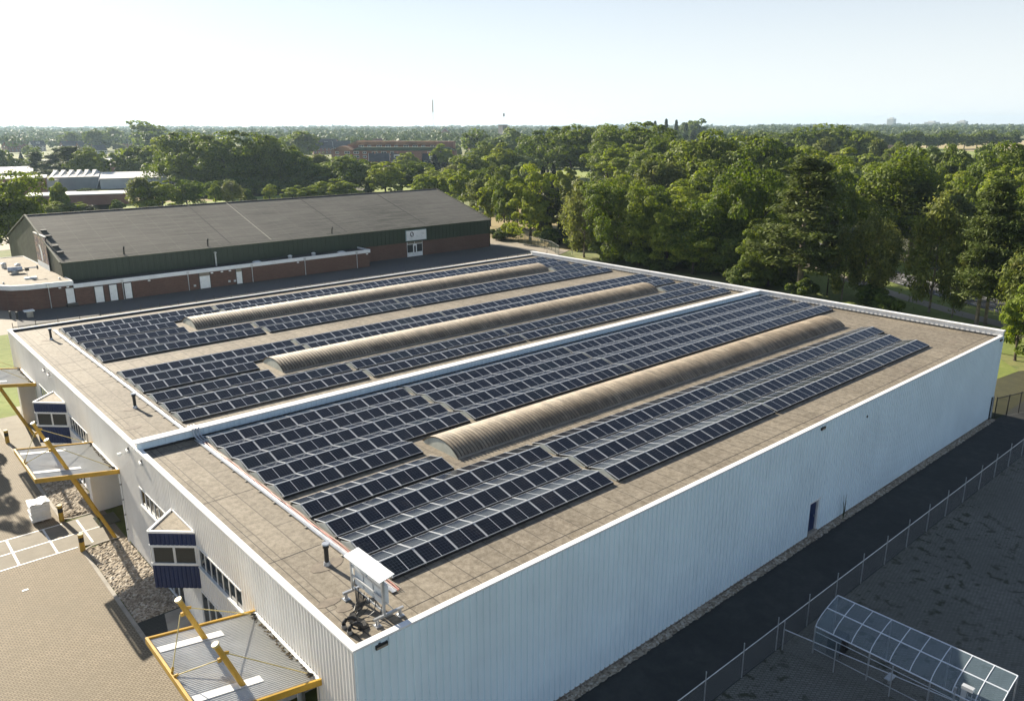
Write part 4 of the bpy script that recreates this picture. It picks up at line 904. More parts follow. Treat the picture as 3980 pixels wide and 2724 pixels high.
# long annex
b=MB(); b.box(15.1,63.4,102.7,106.85,-.1,2.75,'brick'); b.build('annex_wall',H)
b=MB(); b.box(15.1,63.4,102.75,106.86,2.7,2.85,'bitumen'); b.build('annex_roof',H)
b=MB(); b.box(15.0,63.55,102.5,102.72,2.55,3.12,'fascia'); b.box(63.4,63.56,102.72,106.86,2.55,3.12,'fascia'); b.build('fascia',H)
for x in (21.4,30.9,41.2,50.6,60.7):
    b=MB(); b.tube([(x,102.44,.05),(x,102.44,2.7)],.055,'galv',8); b.box(x-.18,x+.18,102.36,102.5,2.55,3.0,'galv'); b.build('drainpipe',H)
for x0,x1,zt,tr in ((17.65,18.75,2.35,0),(19.6,20.6,2.35,0),(21.65,22.6,2.35,0),(32.7,34.3,2.0,1),(38.6,39.5,2.0,1)):
    b=MB(); b.box(x0,x1,102.62,102.72,.05,zt,'whitepaint'); b.box(x0-.1,x0,102.6,102.7,0,2.5,'rubber'); b.box(x1,x1+.1,102.6,102.7,0,2.5,'rubber'); b.box(x0,x1,102.61,102.71,zt,2.5,'panebrown' if tr else 'rubber'); o=b.build('door',H)
    e=MB(); e.box(x0+.12,x0+.2,102.57,102.62,1.0,1.12,'galv'); e.build('handle',o)
for x in (25.2,34.7,36.3,37.6,49.4,62.9): b=MB(); b.box(x-.16,x+.16,102.5,102.7,2.25,2.42,'whitepaint'); b.build('wall_lamp',H)
for x0,z in ((31.7,.5),(37.2,.5),(38.1,.45)): b=MB(); b.box(x0,x0+.35,102.63,102.7,z,z+.3,'galv'); b.build('wall_box',H)
for x,k in ((43,0),(48.9,1),(53.3,1),(58.8,0)):
    b=MB(); 
    if k: b.tube([(x,104.4,2.85),(x,104.4,3.25)],.33,'galv',12); b.tube([(x,104.4,3.28),(x,104.4,3.42)],[.42,.2],'whitepaint',12)
    else: b.box(x-.6,x+.6,104.1,105,2.85,2.95,'whitepaint'); b.box(x-.45,x+.45,104.25,104.85,2.95,3.05,'inverter')
    b.build('roof_vent',H)
b=MB(); b.tube([(36.6,105.4,2.8),(36.6,105.4,4.9)],.12,'galv',10); b.tube([(36.6,105.4,4.9),(36.6,105.4,5.1)],.2,'galv',10); b.build('flue',H)
# flat-roofed wing on the left
W=empty('flat_brick_wing',(10,110,0),'flat-roofed brick wing with white fascia at the left end of the dark hall','building')
P=[(4.3,108.6),(7.6,104.1),(9.3,103.2),(15.05,102.62),(15.05,106.9),(14.6,133),(-14,133),(-14,120)]
Pi=[(4.5,108.9),(7.8,104.5),(9.4,103.6),(14.9,102.95),(14.9,106.9),(14.5,132.8),(-13.8,132.8),(-13.8,120)]
b=MB(); b.prism(ccw(Pi),-.1,3.1,'brick'); b.build('wall',W)
b=MB(); b.add([(x,y,3.52) for x,y in ccw(Pi)],[tuple(range(len(Pi)))],'paleroof'); b.build('roof',W)
b=MB(); q=ccw(P); qi=ccw(Pi); n=len(q)
for i in range(n):
    a,c=q[i],q[(i+1)%n]; ai,ci=qi[i],qi[(i+1)%n]
    b.add([(*a,2.95),(*c,2.95),(*c,3.6),(*a,3.6),(*ai,3.6),(*ci,3.6),(*ai,2.95),(*ci,2.95)],[(0,1,2,3),(3,2,5,4),(1,0,6,7),(4,5,7,6)],'fascia')
b.build('fascia',W)
b=MB(); b.tube([(11.9,102.85,.05),(11.9,102.85,3.0)],.055,'galv',8); b.box(11.72,12.08,102.75,102.95,3.0,3.5,'galv'); b.build('drainpipe',W)
b=MB(); b.box(14.0,15.0,102.82,102.95,.45,2.55,'whitepaint'); b.box(13.8,15.2,102.2,102.95,0,.42,'rubber'); o=b.build('door',W)
for x in (13.3,14.3): b=MB(); b.box(x-.15,x+.15,102.7,102.9,2.7,2.85,'whitepaint'); b.build('wall_lamp',W)
b=MB(); b.tube([(10.9,110.2,3.5),(10.9,110.2,5.0)],.035,'galv',6); b.tube([(10.9,110.2,4.9),(12.2,110.0,4.9)],.10,'galv',8); b.tube([(12.2,110.0,4.9),(12.35,110.0,4.9)],[.28,.3],'rubber',12); b.box(10.7,11.2,110,110.5,4.5,5.0,'rubber'); b.build('satellite_mount',W)
b=MB(); b.tube([(10.2,115.3,3.5),(10.2,115.3,4.0)],.5,'galv',14); b.tube([(10.2,115.3,4.0),(10.2,115.3,4.35)],[.75,.5],'galv',14); b.tube([(9.3,115.3,4.1),(11.2,115.1,4.1)],.42,'galv',12); b.build('roof_fan',W)
for x,y in ((11.4,119.3),(9.9,121.6),(14,105.5),(7.3,106.9)):
    b=MB(); s=.45 if y>110 else .15; b.tube([(x,y,3.5),(x,y,3.5+s*1.6)],s*.8,'galv',10); b.tube([(x,y,3.5+s*1.6),(x,y,3.5+s*2)],[s,s*.4],'whitepaint',10); b.build('roof_vent',W)
b=MB(); b.box(10.2,11.8,108.5,109.3,3.53,3.75,'whitepaint'); b.build('roof_hatch',W)
# posts before the wing
for i,(x,y) in enumerate(((6.4,99.9),(7.0,98.9))):
    b=MB(); b.tube([(x,y,0),(x,y,.95)],.12,'rubber',8); b.tube([(x,y,.95),(x,y,1.0)],.14,'rubber',8)
    tag(b.build('post',None,loc=(x,y,0)),['dark post before the flat brick wing, the one nearer the wall','dark post before the flat brick wing, the one farther from the wall'][i],'post','dark posts before the wing')
b=MB(); b.box(8.2,8.9,98.9,99.6,0,.8,'concrete'); b.box(7.9,9.1,98.7,99.8,.8,.92,'whitepaint'); tag(b.build('stone_table',None,loc=(8.5,99.2,0)),'small pale stone table by the dark posts before the brick wing','table')
b=MB(); b.tube([(101.0,88.2,0),(101.0,88.2,7.2)],[.08,.05],'galv',8); b.beam((101,88.2,7.2),(101.9,87.7,7.3),.06,.05,'galv'); b.box(101.7,102.3,87.3,87.7,7.2,7.32,'galv'); tag(b.build('street_lamp',None,loc=(101,88.2,0)),'slim grey lamp post before the drooping tree behind the parapet','street lamp')

# ------------------------------------------------------------------ sheds and houses
def ubox(b,o,u,l,d,z0,z1,mat):
    u=Vector(u).normalized(); v=Vector((-u.y,u.x)); o=Vector(o)
    P=[o,o+u*l,o+u*l+v*d,o+v*d]; b.prism([(p.x,p.y) for p in P],z0,z1,mat); return P
def gable(b,o,u,l,d,z0,z1,zr,wall,roof,ov=.4,rt=.18):
    """ridge along u; returns nothing"""
    u=Vector(u).normalized(); v=Vector((-u.y,u.x)); o=Vector(o)
    def P(a,c,z): q=o+u*a+v*c; return (q.x,q.y,z)
    b.add([P(0,0,z0),P(l,0,z0),P(l,d,z0),P(0,d,z0),P(0,0,z1),P(l,0,z1),P(l,d,z1),P(0,d,z1),P(0,d/2,zr),P(l,d/2,zr)],[(0,1,5,4),(2,3,7,6),(0,4,8,7,3),(1,2,6,9,5)],wall)
    return P,l,d,z1,zr
def roofing(b,P,l,d,z1,zr,mat,ov=.45,t=.16):
    s=(zr-z1)/(d/2); ze=z1-s*ov
    for A,B_,C,D in ((P(-ov,-ov,ze),P(l+ov,-ov,ze),P(l+ov,d/2,zr),P(-ov,d/2,zr)),(P(-ov,d/2,zr),P(l+ov,d/2,zr),P(l+ov,d+ov,ze),P(-ov,d+ov,ze))):
        vs=[A,B_,C,D]+[(p[0],p[1],p[2]+t) for p in (A,B_,C,D)]
        b.add(vs,[(4,5,6,7),(3,2,1,0),(0,1,5,4),(2,3,7,6),(1,2,6,5),(3,0,4,7)],mat)
def house(o,ang,l,d,z1,zr,wall,roof,label,windows=True,dormer=0,chim=True,trim=None,group='village houses'):
    u=(math.cos(R(ang)),math.sin(R(ang))); r=empty('house',(o[0],o[1],0),label,'house',group)
    b=MB(); P,l_,d_,_,_=gable(b,o,u,l,d,0,z1,zr,wall,roof); b.build('wall',r)
    b=MB(); roofing(b,P,l,d,z1,zr,roof); rf=b.build('roof',r)
    if chim:
        b=MB(); q=P(l*.3,d*.5,0); b.box(q[0]-.4,q[0]+.4,q[1]-.4,q[1]+.4,zr-.5,zr+1.0,'brickfar'); b.build('chimney',rf)
    if trim:
        b=MB()
        for a in (-.47,l+.47):
            b.beam(P(a,-.45,z1-.3),P(a,d/2,zr+.12),.12,.35,trim); b.beam(P(a,d+.45,z1-.3),P(a,d/2,zr+.12),.12,.35,trim)
        b.build('verge_trim',rf)
    if dormer:
        for k in range(dormer):
            b=MB(); a=l*(k+.5)/dormer; c=d*.16; zz=z1+(zr-z1)*.34
            pts=[P(a-1.7,c,0),P(a+1.7,c,0),P(a+1.7,d*.42,0),P(a-1.7,d*.42,0)]
            b.prism([(p[0],p[1]) for p in pts],zz,zz+1.7,'whitepaint'); w=b.build('dormer',rf)
            e=MB(); A,B2=P(a-1.1,c-.04,zz+.4),P(a+1.1,c-.04,zz+.4); e.quad(A,B2,(B2[0],B2[1],zz+1.2),(A[0],A[1],zz+1.2),'glassdark'); e.build('pane',w)
    if windows:
        for k in range(max(2,int(l/3.2))):
            a=l*(k+.5)/max(2,int(l/3.2))
            for zb in ([1.0] if z1<4 else [1.0,3.7]):
                b=MB(); A,B2=P(a-.6,-.05,zb),P(a+.6,-.05,zb); C,D=(B2[0],B2[1],zb+1.2),(A[0],A[1],zb+1.2); b.quad(A,B2,C,D,'glassdark')
                for p,q in ((A,B2),(B2,C),(C,D),(D,A)): b.beam(p,q,.1,.1,'whitepaint')
                b.build('window',r)
        b=MB(); A,B2=P(-.05,d*.4,z1*.9),P(-.05,d*.6,z1*.9); b.quad(B2,A,(A[0],A[1],z1*.9+1.2),(B2[0],B2[1],z1*.9+1.2),'whitepaint'); b.build('gable_window',r)
    return r
HS=[((146,905),20,14,9,5,9,'brickfar','tile','red-tiled brick house at the very left edge of the village',0),((160,955),20,16,9,5,9.5,'brickfar','tile','red-tiled house behind the leftmost one, partly behind a tree',0),
((172,925),15,13,9,5.5,10,'render','slate','white gabled house with dark roof among the trees on the far left',1),((196,905),10,20,10,5,9.5,'brickfar','slate','dark-roofed terrace right of the white gabled house on the far left',0),
((203,872),10,22,10,5,9,'brickfar','slate','dark-roofed terrace with pale chimney above the pines on the far left',0),((190,785),15,16,9,3.5,7.5,'render','slate','low dark-roofed house with pale wall above the pines on the far left',0),
((280,995),5,26,10,5,10,'brickfar','slate','dark terrace left of the big round tree near the left horizon',0),((146,556),10,18,9,3.2,6,'render','slate','low dark house just above the small row of trees on the left',0),
((345,700),-20,44,12,6,12,'brickfar','slate','long dark-blue roofed terrace right of the big dark wood',2),((336,640),-25,17,10,5.5,10.5,'brickfar','slate','brick house with pale verge boards right of the long dark terrace',0),
((356,642),-30,16,10,5.5,11,'render','slate','house with bright white gable edges in front of the long dark terrace',0),((293,516),-20,20,12,3.6,8,'brickfar','slatelight','grey-roofed house with shining solar panels, left of the apartment block',0),
((412,690),-20,24,10,5,10,'brickfar','tile','red-roofed row left of the apartment block, behind the grey house',0),((425,655),-35,14,9,5,10,'render','tile','red-roofed house with white gable touching the left end of the apartment block',0),
((236,383),-32,11,9,5.0,9,'brickfar','slate','dark-roofed house with steep blue-white end, front left of the apartment block',0),((249,380),-38,12,9,5.0,8.8,'render','slate','house with two white box dormers before the apartment block',2),
((262,367),-40,11,9,4.0,8.6,'brickdark','slatedark','black-roofed house with single white dormer before the apartment block',1),((273,358),40,8,8,5.2,10,'brickdark','slatedark','dark brick gable beside the black-roofed house before the apartment block',0),
((291,352),50,13,10,5.4,10.5,'render','paleroofing','white house with pale shining roof before the right end of the apartment block',0),((806,1050),50,30,28,8,20,'brickfar','slate','large dark brick gable with white edges, behind the apartment block roof',0),
((850,1730),60,30,30,8,21,'render','paleroofing','pale steep-gabled building in the hazy distance above the dark wood',0),((513,840),-20,26,10,5,9,'render','tile','red-roofed row far behind the left end of the apartment block',0),
((541,1010),-15,34,10,5,10,'brickfar','slate','hazy dark terrace far behind the long dark terrace',0),((640,930),-30,34,12,5,9,'render','slate','pale hazy building far behind the middle of the apartment block',0),
((1150,1220),-40,46,16,8,11,'render','paleroofing','low white building in the distance right of the tower',0),((556,246),-65,20,16,2.6,10.5,'brickfar','barnroof','barn with pale brown thatch-like roof among the trees on the right',0)]
for o,a,l,d,z1,zr,wm,rm,lb,dm in HS:
    hs=house(o,a,l,d,z1,zr,wm,rm,lb,windows=(zr<20),dormer=dm,chim=(rm!='barnroof' and zr<20),trim=('whitepaint' if 'white gable edges' in lb or 'white edges' in lb or 'verge' in lb or 'steep blue' in lb else None))
# sheds
def shed(name,o,u,l,d,h1,h2,wall,roof,label,ribs=True,saw=0,cat='shed'):
    r=empty(name,(o[0],o[1],0),label,cat); uu=Vector(u).normalized(); v=Vector((-uu.y,uu.x)); O=Vector(o)
    def P(a,c,z): q=O+uu*a+v*c; return (q.x,q.y,z)
    b=MB(); b.add([P(0,0,0),P(l,0,0),P(l,d,0),P(0,d,0),P(0,0,h1),P(l,0,h1),P(l,d,h2),P(0,d,h2)],[(0,1,5,4),(1,2,6,5),(2,3,7,6),(3,0,4,7)],wall)
    if ribs:
        k=0
        while k<l: b.beam(P(k,-.04,.1),P(k,-.04,h1-.1),.12,.06,wall); k+=1.2
    b.build('wall',r)
    b=MB(); b.add([P(-.2,-.2,h1),P(l+.2,-.2,h1),P(l+.2,d+.2,h2),P(-.2,d+.2,h2)]+[P(-.2,-.2,h1+.25),P(l+.2,-.2,h1+.25),P(l+.2,d+.2,h2+.25),P(-.2,d+.2,h2+.25)],[(4,5,6,7),(0,1,5,4),(1,2,6,5),(3,0,4,7),(2,3,7,6)],roof)
    for k in range(saw):
        a=l*(k+.2)/saw; b.add([P(a,.5,h1+.3),P(a+.2,.5,h1+.3),P(a+1.6,d*.8,h2+1.3),P(a,d*.8,h2+1.3),P(a+l/saw*.75,d*.8,h2+.3),P(a+l/saw*.55,.5,h1+.3)],[(0,1,2,3),(1,5,4,2)],roof)
    b.build('roof',r)
    return r,P
U=(24,-7)
r,P=shed('shed',(79.2,333.2),U,25.2,24,3.9,5.2,'paleshed','roofwhite','pale blue-white metal shed with ribbed white roof, rightmost of the distant sheds')
b=MB(); b.quad(P(18.2,-.1,1.0),P(21.6,-.1,1.0),P(21.6,-.1,2.5),P(18.2,-.1,2.5),'glassdark'); b.beam(P(18,-.15,2.7),P(23.5,-.15,2.7),.3,.25,'whitepaint'); b.build('window',r)
b=MB(); b.add([P(-1.6,24,4.9),P(-1.6,0,0),P(-.1,0,3.9),P(-.1,24,5.2)],[(0,1,2,3)],'paleshed'); b.build('side_sheet',r)
shed('shed',(63,342),U,17.5,22,4.6,5.6,'greyshed','roofwhite','grey-blue metal shed with sawtooth white roof, between the white shed and the brick block',saw=6)
shed('shed',(33.5,376),(24,-5),30,16,5.6,6.4,'greyshed','roofwhite','long grey shed with white roof, behind the dark red brick block')
shed('brick_block',(38.5,322.5),(24,-5.5),19,20,6.0,6.0,'brickfar','roofwhite','dark red brick block with flat white roof at the left edge',ribs=False,cat='building')
shed('shed',(57.5,325),(5,2),6,10,4.6,4.6,'paleshed','roofwhite','small pale shed with stair against the brick block')
shed('long_flat_building',(40,268.5),(24,-8.5),31,13,3.3,3.3,'brickfar','roofwhite','long low brick building with bright flat roof behind the dark hall',ribs=False,cat='building')
shed('factory',(104,402),(20,-10),24,24,4,6.5,'brickfar','factoryroof','low factory with pale panelled roof and white rooflights left of the dark wood',ribs=False,cat='factory')
shed('factory',(112,442),(20,-10),24,24,4,6.5,'brickfar','factoryroof2','low factory with grey roof and white rooflights, behind the pale-roofed factory',ribs=False,cat='factory')
shed('long_warehouse',(70,498),(24,-4),118,16,5,5.6,'brickdark','roofwhite','very long low dark warehouse with thin white roof behind the pines',ribs=False,cat='warehouse')
shed('flat_block',(48,440),(24,-4),28,24,4.2,4.4,'greyshed','roofwhite','flat white-roofed block just behind the three small round trees',ribs=False,cat='building')
for o in list(bpy.data.objects):
    if o.name.startswith('factory') and o.type=='EMPTY':
        for k in range(2):
            for j in range(2):
                u=Vector((20,-10)).normalized(); v=Vector((-u.y,u.x)); q=Vector(o.location.xy)+u*(8+9*k)+v*(6+9*j); z=4.3+2.5*(6+9*j)/24+.25
                b=MB(); b.prism([(q.x,q.y),(q.x+2.6*u.x,q.y+2.6*u.y),(q.x+2.6*u.x+2*v.x,q.y+2.6*u.y+2*v.y),(q.x+2*v.x,q.y+2*v.y)],z-.4,z+.35,'whitepaint'); b.build('rooflight',o)
b=MB(); b.box(107.5,109.3,322,323.8,0,5.2,'brickfar'); tag(b.build('brick_chimney',None,loc=(108.4,323,0)),'squat brick chimney just right of the pale metal shed','chimney')

# apartment block
r=empty('apartment_block',(298,413,0),'long brick apartment block with rust and green planted roofs and rows of windows','apartment block')
A0=Vector((262,474)); uu=Vector((110,-112)).normalized(); vv=Vector((-uu.y,uu.x))
def Q(a,c,z): q=A0+uu*a+vv*c; return (q.x,q.y,z)
Lb=84
def qbox(b,a0,a1,c0,c1,z0,z1,mat):
    b.prism(ccw([Q(a0,c0,0)[:2],Q(a1,c0,0)[:2],Q(a1,c1,0)[:2],Q(a0,c1,0)[:2]]),z0,z1,mat)
b=MB(); qbox(b,0,Lb,0,14,0,8.2,'brickfar'); qbox(b,8,Lb-6,14,28,0,11.5,'brickfar'); qbox(b,Lb-14,Lb-2,10,22,0,14,'brickfar'); qbox(b,44,62,-1.5,0,0,7.5,'brickfar'); b.build('wall',r)
def hip(b,a0,a1,c0,c1,z0,z1,ins,mat):
    b.add([Q(a0,c0,z0),Q(a1,c0,z0),Q(a1,c1,z0),Q(a0,c1,z0),Q(a0+ins*2,c0+ins,z1),Q(a1-ins*2,c0+ins,z1),Q(a1-ins*2,c1-ins,z1),Q(a0+ins*2,c1-ins,z1)],[(0,1,5,4),(1,2,6,5),(2,3,7,6),(3,0,4,7),(4,5,6,7)],mat)
b=MB(); hip(b,14,Lb+.5,-.6,14,8.2,10.4,2.2,'sedumgreen'); b.build('roof',r)
b=MB(); hip(b,-.5,15,-.5,14,8.2,11,3,'sedum'); hip(b,7,Lb-5,13.4,28.5,11.5,14,3,'sedum'); b.build('rust_roof',r)
for st,(z0,c) in enumerate(((.9,-.08),(3.6,-.08),(6.2,-.08),(9.0 if 0 else 10.35,13.9))):
    for k in range(13):
        a=3+k*6.3
        if 43<a<60 and st<3: continue
        if st==3 and (a<10 or a>Lb-8): continue
        w=3.4 if k%3 else 2.2; b=MB(); z1=z0+(1.4 if st<3 else 1.0); b.quad(Q(a,c,z0),Q(a+w,c,z0),Q(a+w,c,z1),Q(a,c,z1),'glassdark')
        for p,q in ((Q(a,c,z0),Q(a+w,c,z0)),(Q(a,c,z1),Q(a+w,c,z1)),(Q(a,c,z0),Q(a,c,z1)),(Q(a+w,c,z0),Q(a+w,c,z1)),(Q(a+w/2,c,z0),Q(a+w/2,c,z1))): b.beam(p,q,.16,.16,'whitepaint')
        b.build('window',r)
# tower, masts, distant blocks
b=MB(); b.box(716,725,822,831,0,24.9,'towerstone'); b.box(715.6,725.4,821.6,831.4,24.9,25.3,'towerstone')
for k in range(2): b.box(718+3*k,719+3*k,821.7,822,19.5,22.5,'dark')
b.tube([(721.5,827,25),(721.5,827,44)],.12,'galv',5); b.box(721.6,724,826.9,827.1,36,40,'slate')
tag(b.build('church_tower',None,loc=(721,827,0)),'square grey stone tower rising above the horizon trees','tower')
b=MB()
for s in ((0,0),(1.2,0),(.6,1)): b.tube([(660+s[0],905+s[1],0),(660+.6,905+.3,60)],.09,'galv',5)
for k in range(14): b.tube([(660,905,4*k),(661.2,905,4*k+2),(660.6,906,4*k+4)],.1,'whitepaint' if k%2 else 'tile',4)
b.tube([(660.6,905.3,42),(660.6,905.3,58)],[.9,.7],'render',6)
tag(b.build('radio_mast',None,loc=(660,905,0)),'thin lattice radio mast above the horizon left of the tower','mast')
for i,(x,y,w,h,lb) in enumerate(((4650,2030,36,56,'tall pale block on the right horizon, leftmost of three'),(4800,1870,60,37,'wide low pale block on the right horizon, middle of three'),(4880,1740,44,41,'pale block on the right horizon, rightmost of three'))):
    r=empty('tower_block',(x,y,0),lb,'tower block','distant blocks on the horizon'); b=MB(); b.box(x-w/2,x+w/2,y-w/2,y+w/2,0,h,'render'); b.box(x-w/4,x+w/4,y-w/4,y+w/4,h,h+6,'render'); b.build('wall',r)
    b=MB()
    for k in range(3,int(h/6)): b.box(x-w/2-.3,x-w/2,y-w/2+2,y+w/2-2,k*6,k*6+2,'glassdark'); b.box(x-w/2+2,x+w/2-2,y-w/2-.3,y-w/2,k*6,k*6+2,'glassdark')
    b.build('window_band',r)
# cars seen small: one on the far field road
def car(x,y,a,mat,label):
    r=empty('parked_car',(x,y,0),label,'car'); ca,sa=math.cos(R(a)),math.sin(R(a))
    T=lambda px,py,pz:(x+px*ca-py*sa,y+px*sa+py*ca,pz)
    prof=[(-2.1,.35),(-2.15,.8),(-1.3,.92),(-.7,1.4),(.7,1.42),(1.5,.95),(2.1,.85),(2.15,.35)]
    b=MB(); n=len(prof); b.add([T(px,-.85,pz) for px,pz in prof]+[T(px,.85,pz) for px,pz in prof],[tuple(range(n)),tuple(range(2*n-1,n-1,-1))]+[(i,n+i,n+(i+1)%n,(i+1)%n) for i in range(n)],mat); b.build('body',r)
    b=MB(); b.add([T(-.95,-.87,1.02),T(1.2,-.87,1.02),T(.6,-.87,1.33),T(-.6,-.87,1.33)],[(0,1,2,3)],'glassdark'); b.build('window',r)
    for wx in (-1.35,1.35):
        for wy in (-.8,.8): b=MB(); b.tube([T(wx,wy-.1,.33),T(wx,wy+.1,.33)],.33,'black',12); b.build('wheel',r)
M['bluecar']=M['carblue']
car(838,290,-62,'bluecar','small pale blue car on the far road before the avenue of trees')
# ------------------------------------------------------------------ trees
def leaf_quads(cent, nrm, size, rs, stretch=1.0, down=0.0):
    n=len(cent); rv=rs.normal(size=(n,3)); 
    t=np.cross(nrm,rv); t/=np.linalg.norm(t,axis=1)[:,None]+1e-9
    if down>0: t=t*(1-down)+np.array([0,0,-1.])*down; t-=nrm*(t*nrm).sum(1)[:,None]; t/=np.linalg.norm(t,axis=1)[:,None]+1e-9
    u=np.cross(nrm,t); s=(size*(.6+.8*rs.rand(n)))[:,None]
    a=t*s*stretch; c=u*s*.62
    V=np.stack([cent-a,cent+c*.9-a*.1,cent+a,cent-c+a*.1],1); return V.reshape(-1,3)
def np_mesh(name, V, mats, F=None, mi=None):
    me=bpy.data.meshes.new(name); nv=len(V); 
    me.vertices.add(nv); me.vertices.foreach_set('co',V.astype(np.float32).ravel())
    nf=nv//4; me.loops.add(nv); me.loops.foreach_set('vertex_index',np.arange(nv,dtype=np.int32))
    me.polygons.add(nf); me.polygons.foreach_set('loop_start',np.arange(0,nv,4,dtype=np.int32)); me.polygons.foreach_set('loop_total',np.full(nf,4,np.int32))
    for m in mats: me.materials.append(m)
    if mi is not None: me.polygons.foreach_set('material_index',mi.astype(np.int32))
    me.update(calc_edges=True); me.validate(); return me
def rdir(rs,n,zmin=-1.0):
    z=zmin+(1-zmin)*rs.rand(n); t=2*np.pi*rs.rand(n); r=np.sqrt(np.maximum(0,1-z*z)); return np.stack([r*np.cos(t),r*np.sin(t),z],1)
# every kind is built at unit size: crown radius 1 across, total height 1.  Leaf size is set for the true scale.
def crown_pts(kind, rs, nl, w, h):
    """returns centres, normals in metres for a tree of width w and height h"""
    C=[];Nn=[]; limbs=[]
    if kind in ('oak','lime','willow','bush'):
        z0={'oak':.07,'lime':.07,'willow':.02,'bush':.0}[kind]*h; rz=(h-z0)/2; zc=z0+rz; nb={'oak':84,'lime':70,'willow':60,'bush':12}[kind]
        dirs=rdir(rs,nb,-.75); sk_=rs.normal(size=3)*.22; dirs=dirs*(1+.28*np.sin(dirs@(rs.normal(size=3)*3)+1.3))[:,None]
        
        for i,d in enumerate(dirs):
            rad=((.14+.22*rs.rand()**1.4) if kind!='bush' else .42+.2*rs.rand())*min(w/2,rz*1.2); k=(.56+.40*rs.rand()) if i<nb*.82 else .3*rs.rand()
            c=np.array([d[0]*(w/2)*k,d[1]*(w/2)*k,zc+d[2]*rz*(k+.06)])
            m=int(nl/nb*(.7+.6*rs.rand())); dd=rdir(rs,m,-.55 if kind!='bush' else -.3); dd=dd+d*.35; dd/=np.linalg.norm(dd,axis=1)[:,None]
            r=rad*(.88+.16*rs.rand(m))[:,None]; fl=np.array([1.12,1.12,.80]); C.append(c+dd*r*fl); q=dd+rs.normal(size=(m,3))*.48+np.array([0,0,.12]); Nn.append(q/np.linalg.norm(q,axis=1)[:,None])
            if i%4==0 and k>.5: limbs.append(c)
    elif kind in ('birch','bare'):
        nb=34 if kind=='birch' else 22; z0=.22*h if kind=='birch' else .35*h
        for i in range(nb):
            zf=rs.rand()**.8; z=z0+(h-z0)*zf; wr=(w/2)*math.sin(math.pi*min(.97,.16+.84*zf*.95))**.6*(.35+.65*rs.rand()); t=2*math.pi*rs.rand()
            c=np.array([wr*math.cos(t),wr*math.sin(t),z]); m=int(nl/nb*(.5+rs.rand())); L_=(.07+.10*rs.rand())*h
            p=rs.normal(size=(m,3))*np.array([w*.075,w*.075,L_*.5]); p[:,2]-=np.abs(rs.normal(size=m))*L_*.35; C.append(c+p); d=p/(np.linalg.norm(p,axis=1)[:,None]+.01)+rs.normal(size=(m,3))*.5+np.array([0,0,.3]); Nn.append(d/np.linalg.norm(d,axis=1)[:,None])
            if i%3==0: limbs.append(c)
    elif kind=='pine':
        nb=40
        for i in range(nb):
            zf=i/nb; z=h*(.2+.78*zf); wr=(w/2)*(1-.80*zf**1.5)*(.35+.65*rs.rand()); t=i*2.4+rs.rand(); c=np.array([wr*math.cos(t),wr*math.sin(t),z+rs.normal()*.02*h])
            m=int(nl/nb*(.5+rs.rand())); sx=w*(.13+.07*rs.rand())*(1.2-.6*zf); p=rs.normal(size=(m,3))*np.array([sx*.62,sx*.62,h*.014]); p[:,2]+=.10*np.linalg.norm(p[:,:2],axis=1)
            C.append(c+p); q=rs.normal(size=(m,3))*.45+np.array([0,0,1.]); Nn.append(q/np.linalg.norm(q,axis=1)[:,None]); 
            if i%2==0: limbs.append(c)
    else: # cone, poplar
        m=nl; zf=rs.rand(m); t=2*np.pi*rs.rand(m); z0=.04*h
        if kind=='cone': prof=(1-zf)**.8*(.75+.25*np.sin(zf*40+3*np.sin(t*3)))
        else: prof=np.sin(np.pi*np.clip(.12+.85*zf,0,1))**.55*(.75+.25*np.sin(t*4+zf*9))
        r=w/2*prof*(.75+.3*rs.rand(m)); C.append(np.stack([r*np.cos(t),r*np.sin(t),z0+(h-z0)*zf],1)); q=np.stack([np.cos(t),np.sin(t),np.full(m,.35)],1)+rs.normal(size=(m,3))*.4; Nn.append(q/np.linalg.norm(q,axis=1)[:,None])
    return np.concatenate(C),np.concatenate(Nn),limbs
def proto(kind, seed, nl, w, h, leaf, core=True):
    rs=np.random.RandomState(seed); C,Nn,limbs=crown_pts(kind,rs,nl,w,h)
    st={'birch':1.5,'bare':1.3,'pine':1.7,'willow':1.4}.get(kind,1.0); dn={'birch':.6,'willow':.4,'bare':.3}.get(kind,0)
    V=leaf_quads(C,Nn,np.full(len(C),leaf),rs,st,dn)
    cm=np_mesh(kind+'_crown',V,[LEAF[kind]])
    b=MB(); tr={'oak':.026,'lime':.022,'birch':.013,'bare':.017,'pine':.017,'willow':.026,'cone':.014,'poplar':.015,'bush':.01}[kind]*h; top=.55 if kind in('oak','lime','willow') else .9
    bm='barkpale' if kind in ('birch','pine') else 'bark'
    lean=rs.normal()*.03*h
    b.tube([(0,0,-.3),(lean*.2,0,.03*h),(lean*.5,lean*.3,h*top*.5),(lean,lean*.4,h*top)],[tr*1.5,tr*1.05,tr*.75,tr*.3],bm,7)
    for c in limbs:
        z=min(c[2]*.62,h*top*.85); z=max(z,.15*h) if kind!='pine' else max(c[2]-.05*h,.2*h); k=z/(h*top)
        s=Vector((lean*k,lean*.35*k,z)); e=Vector(c); mid=s.lerp(e,.5)+Vector((0,0,.04*h if kind!='pine' else 0)); b.tube([s,mid,e],[tr*.42,tr*.28,tr*.1],bm,5,caps=False)
    o=b.build('trunk'); tm=o.data; bpy.data.objects.remove(o)
    return cm,tm,w,h
PR={}
SPEC={'oak':(15,16),'lime':(9,12),'birch':(7,13),'pine':(9,19),'willow':(12,13),'cone':(5,11),'bare':(5,11),'poplar':(4,22),'bush':(5,3)}
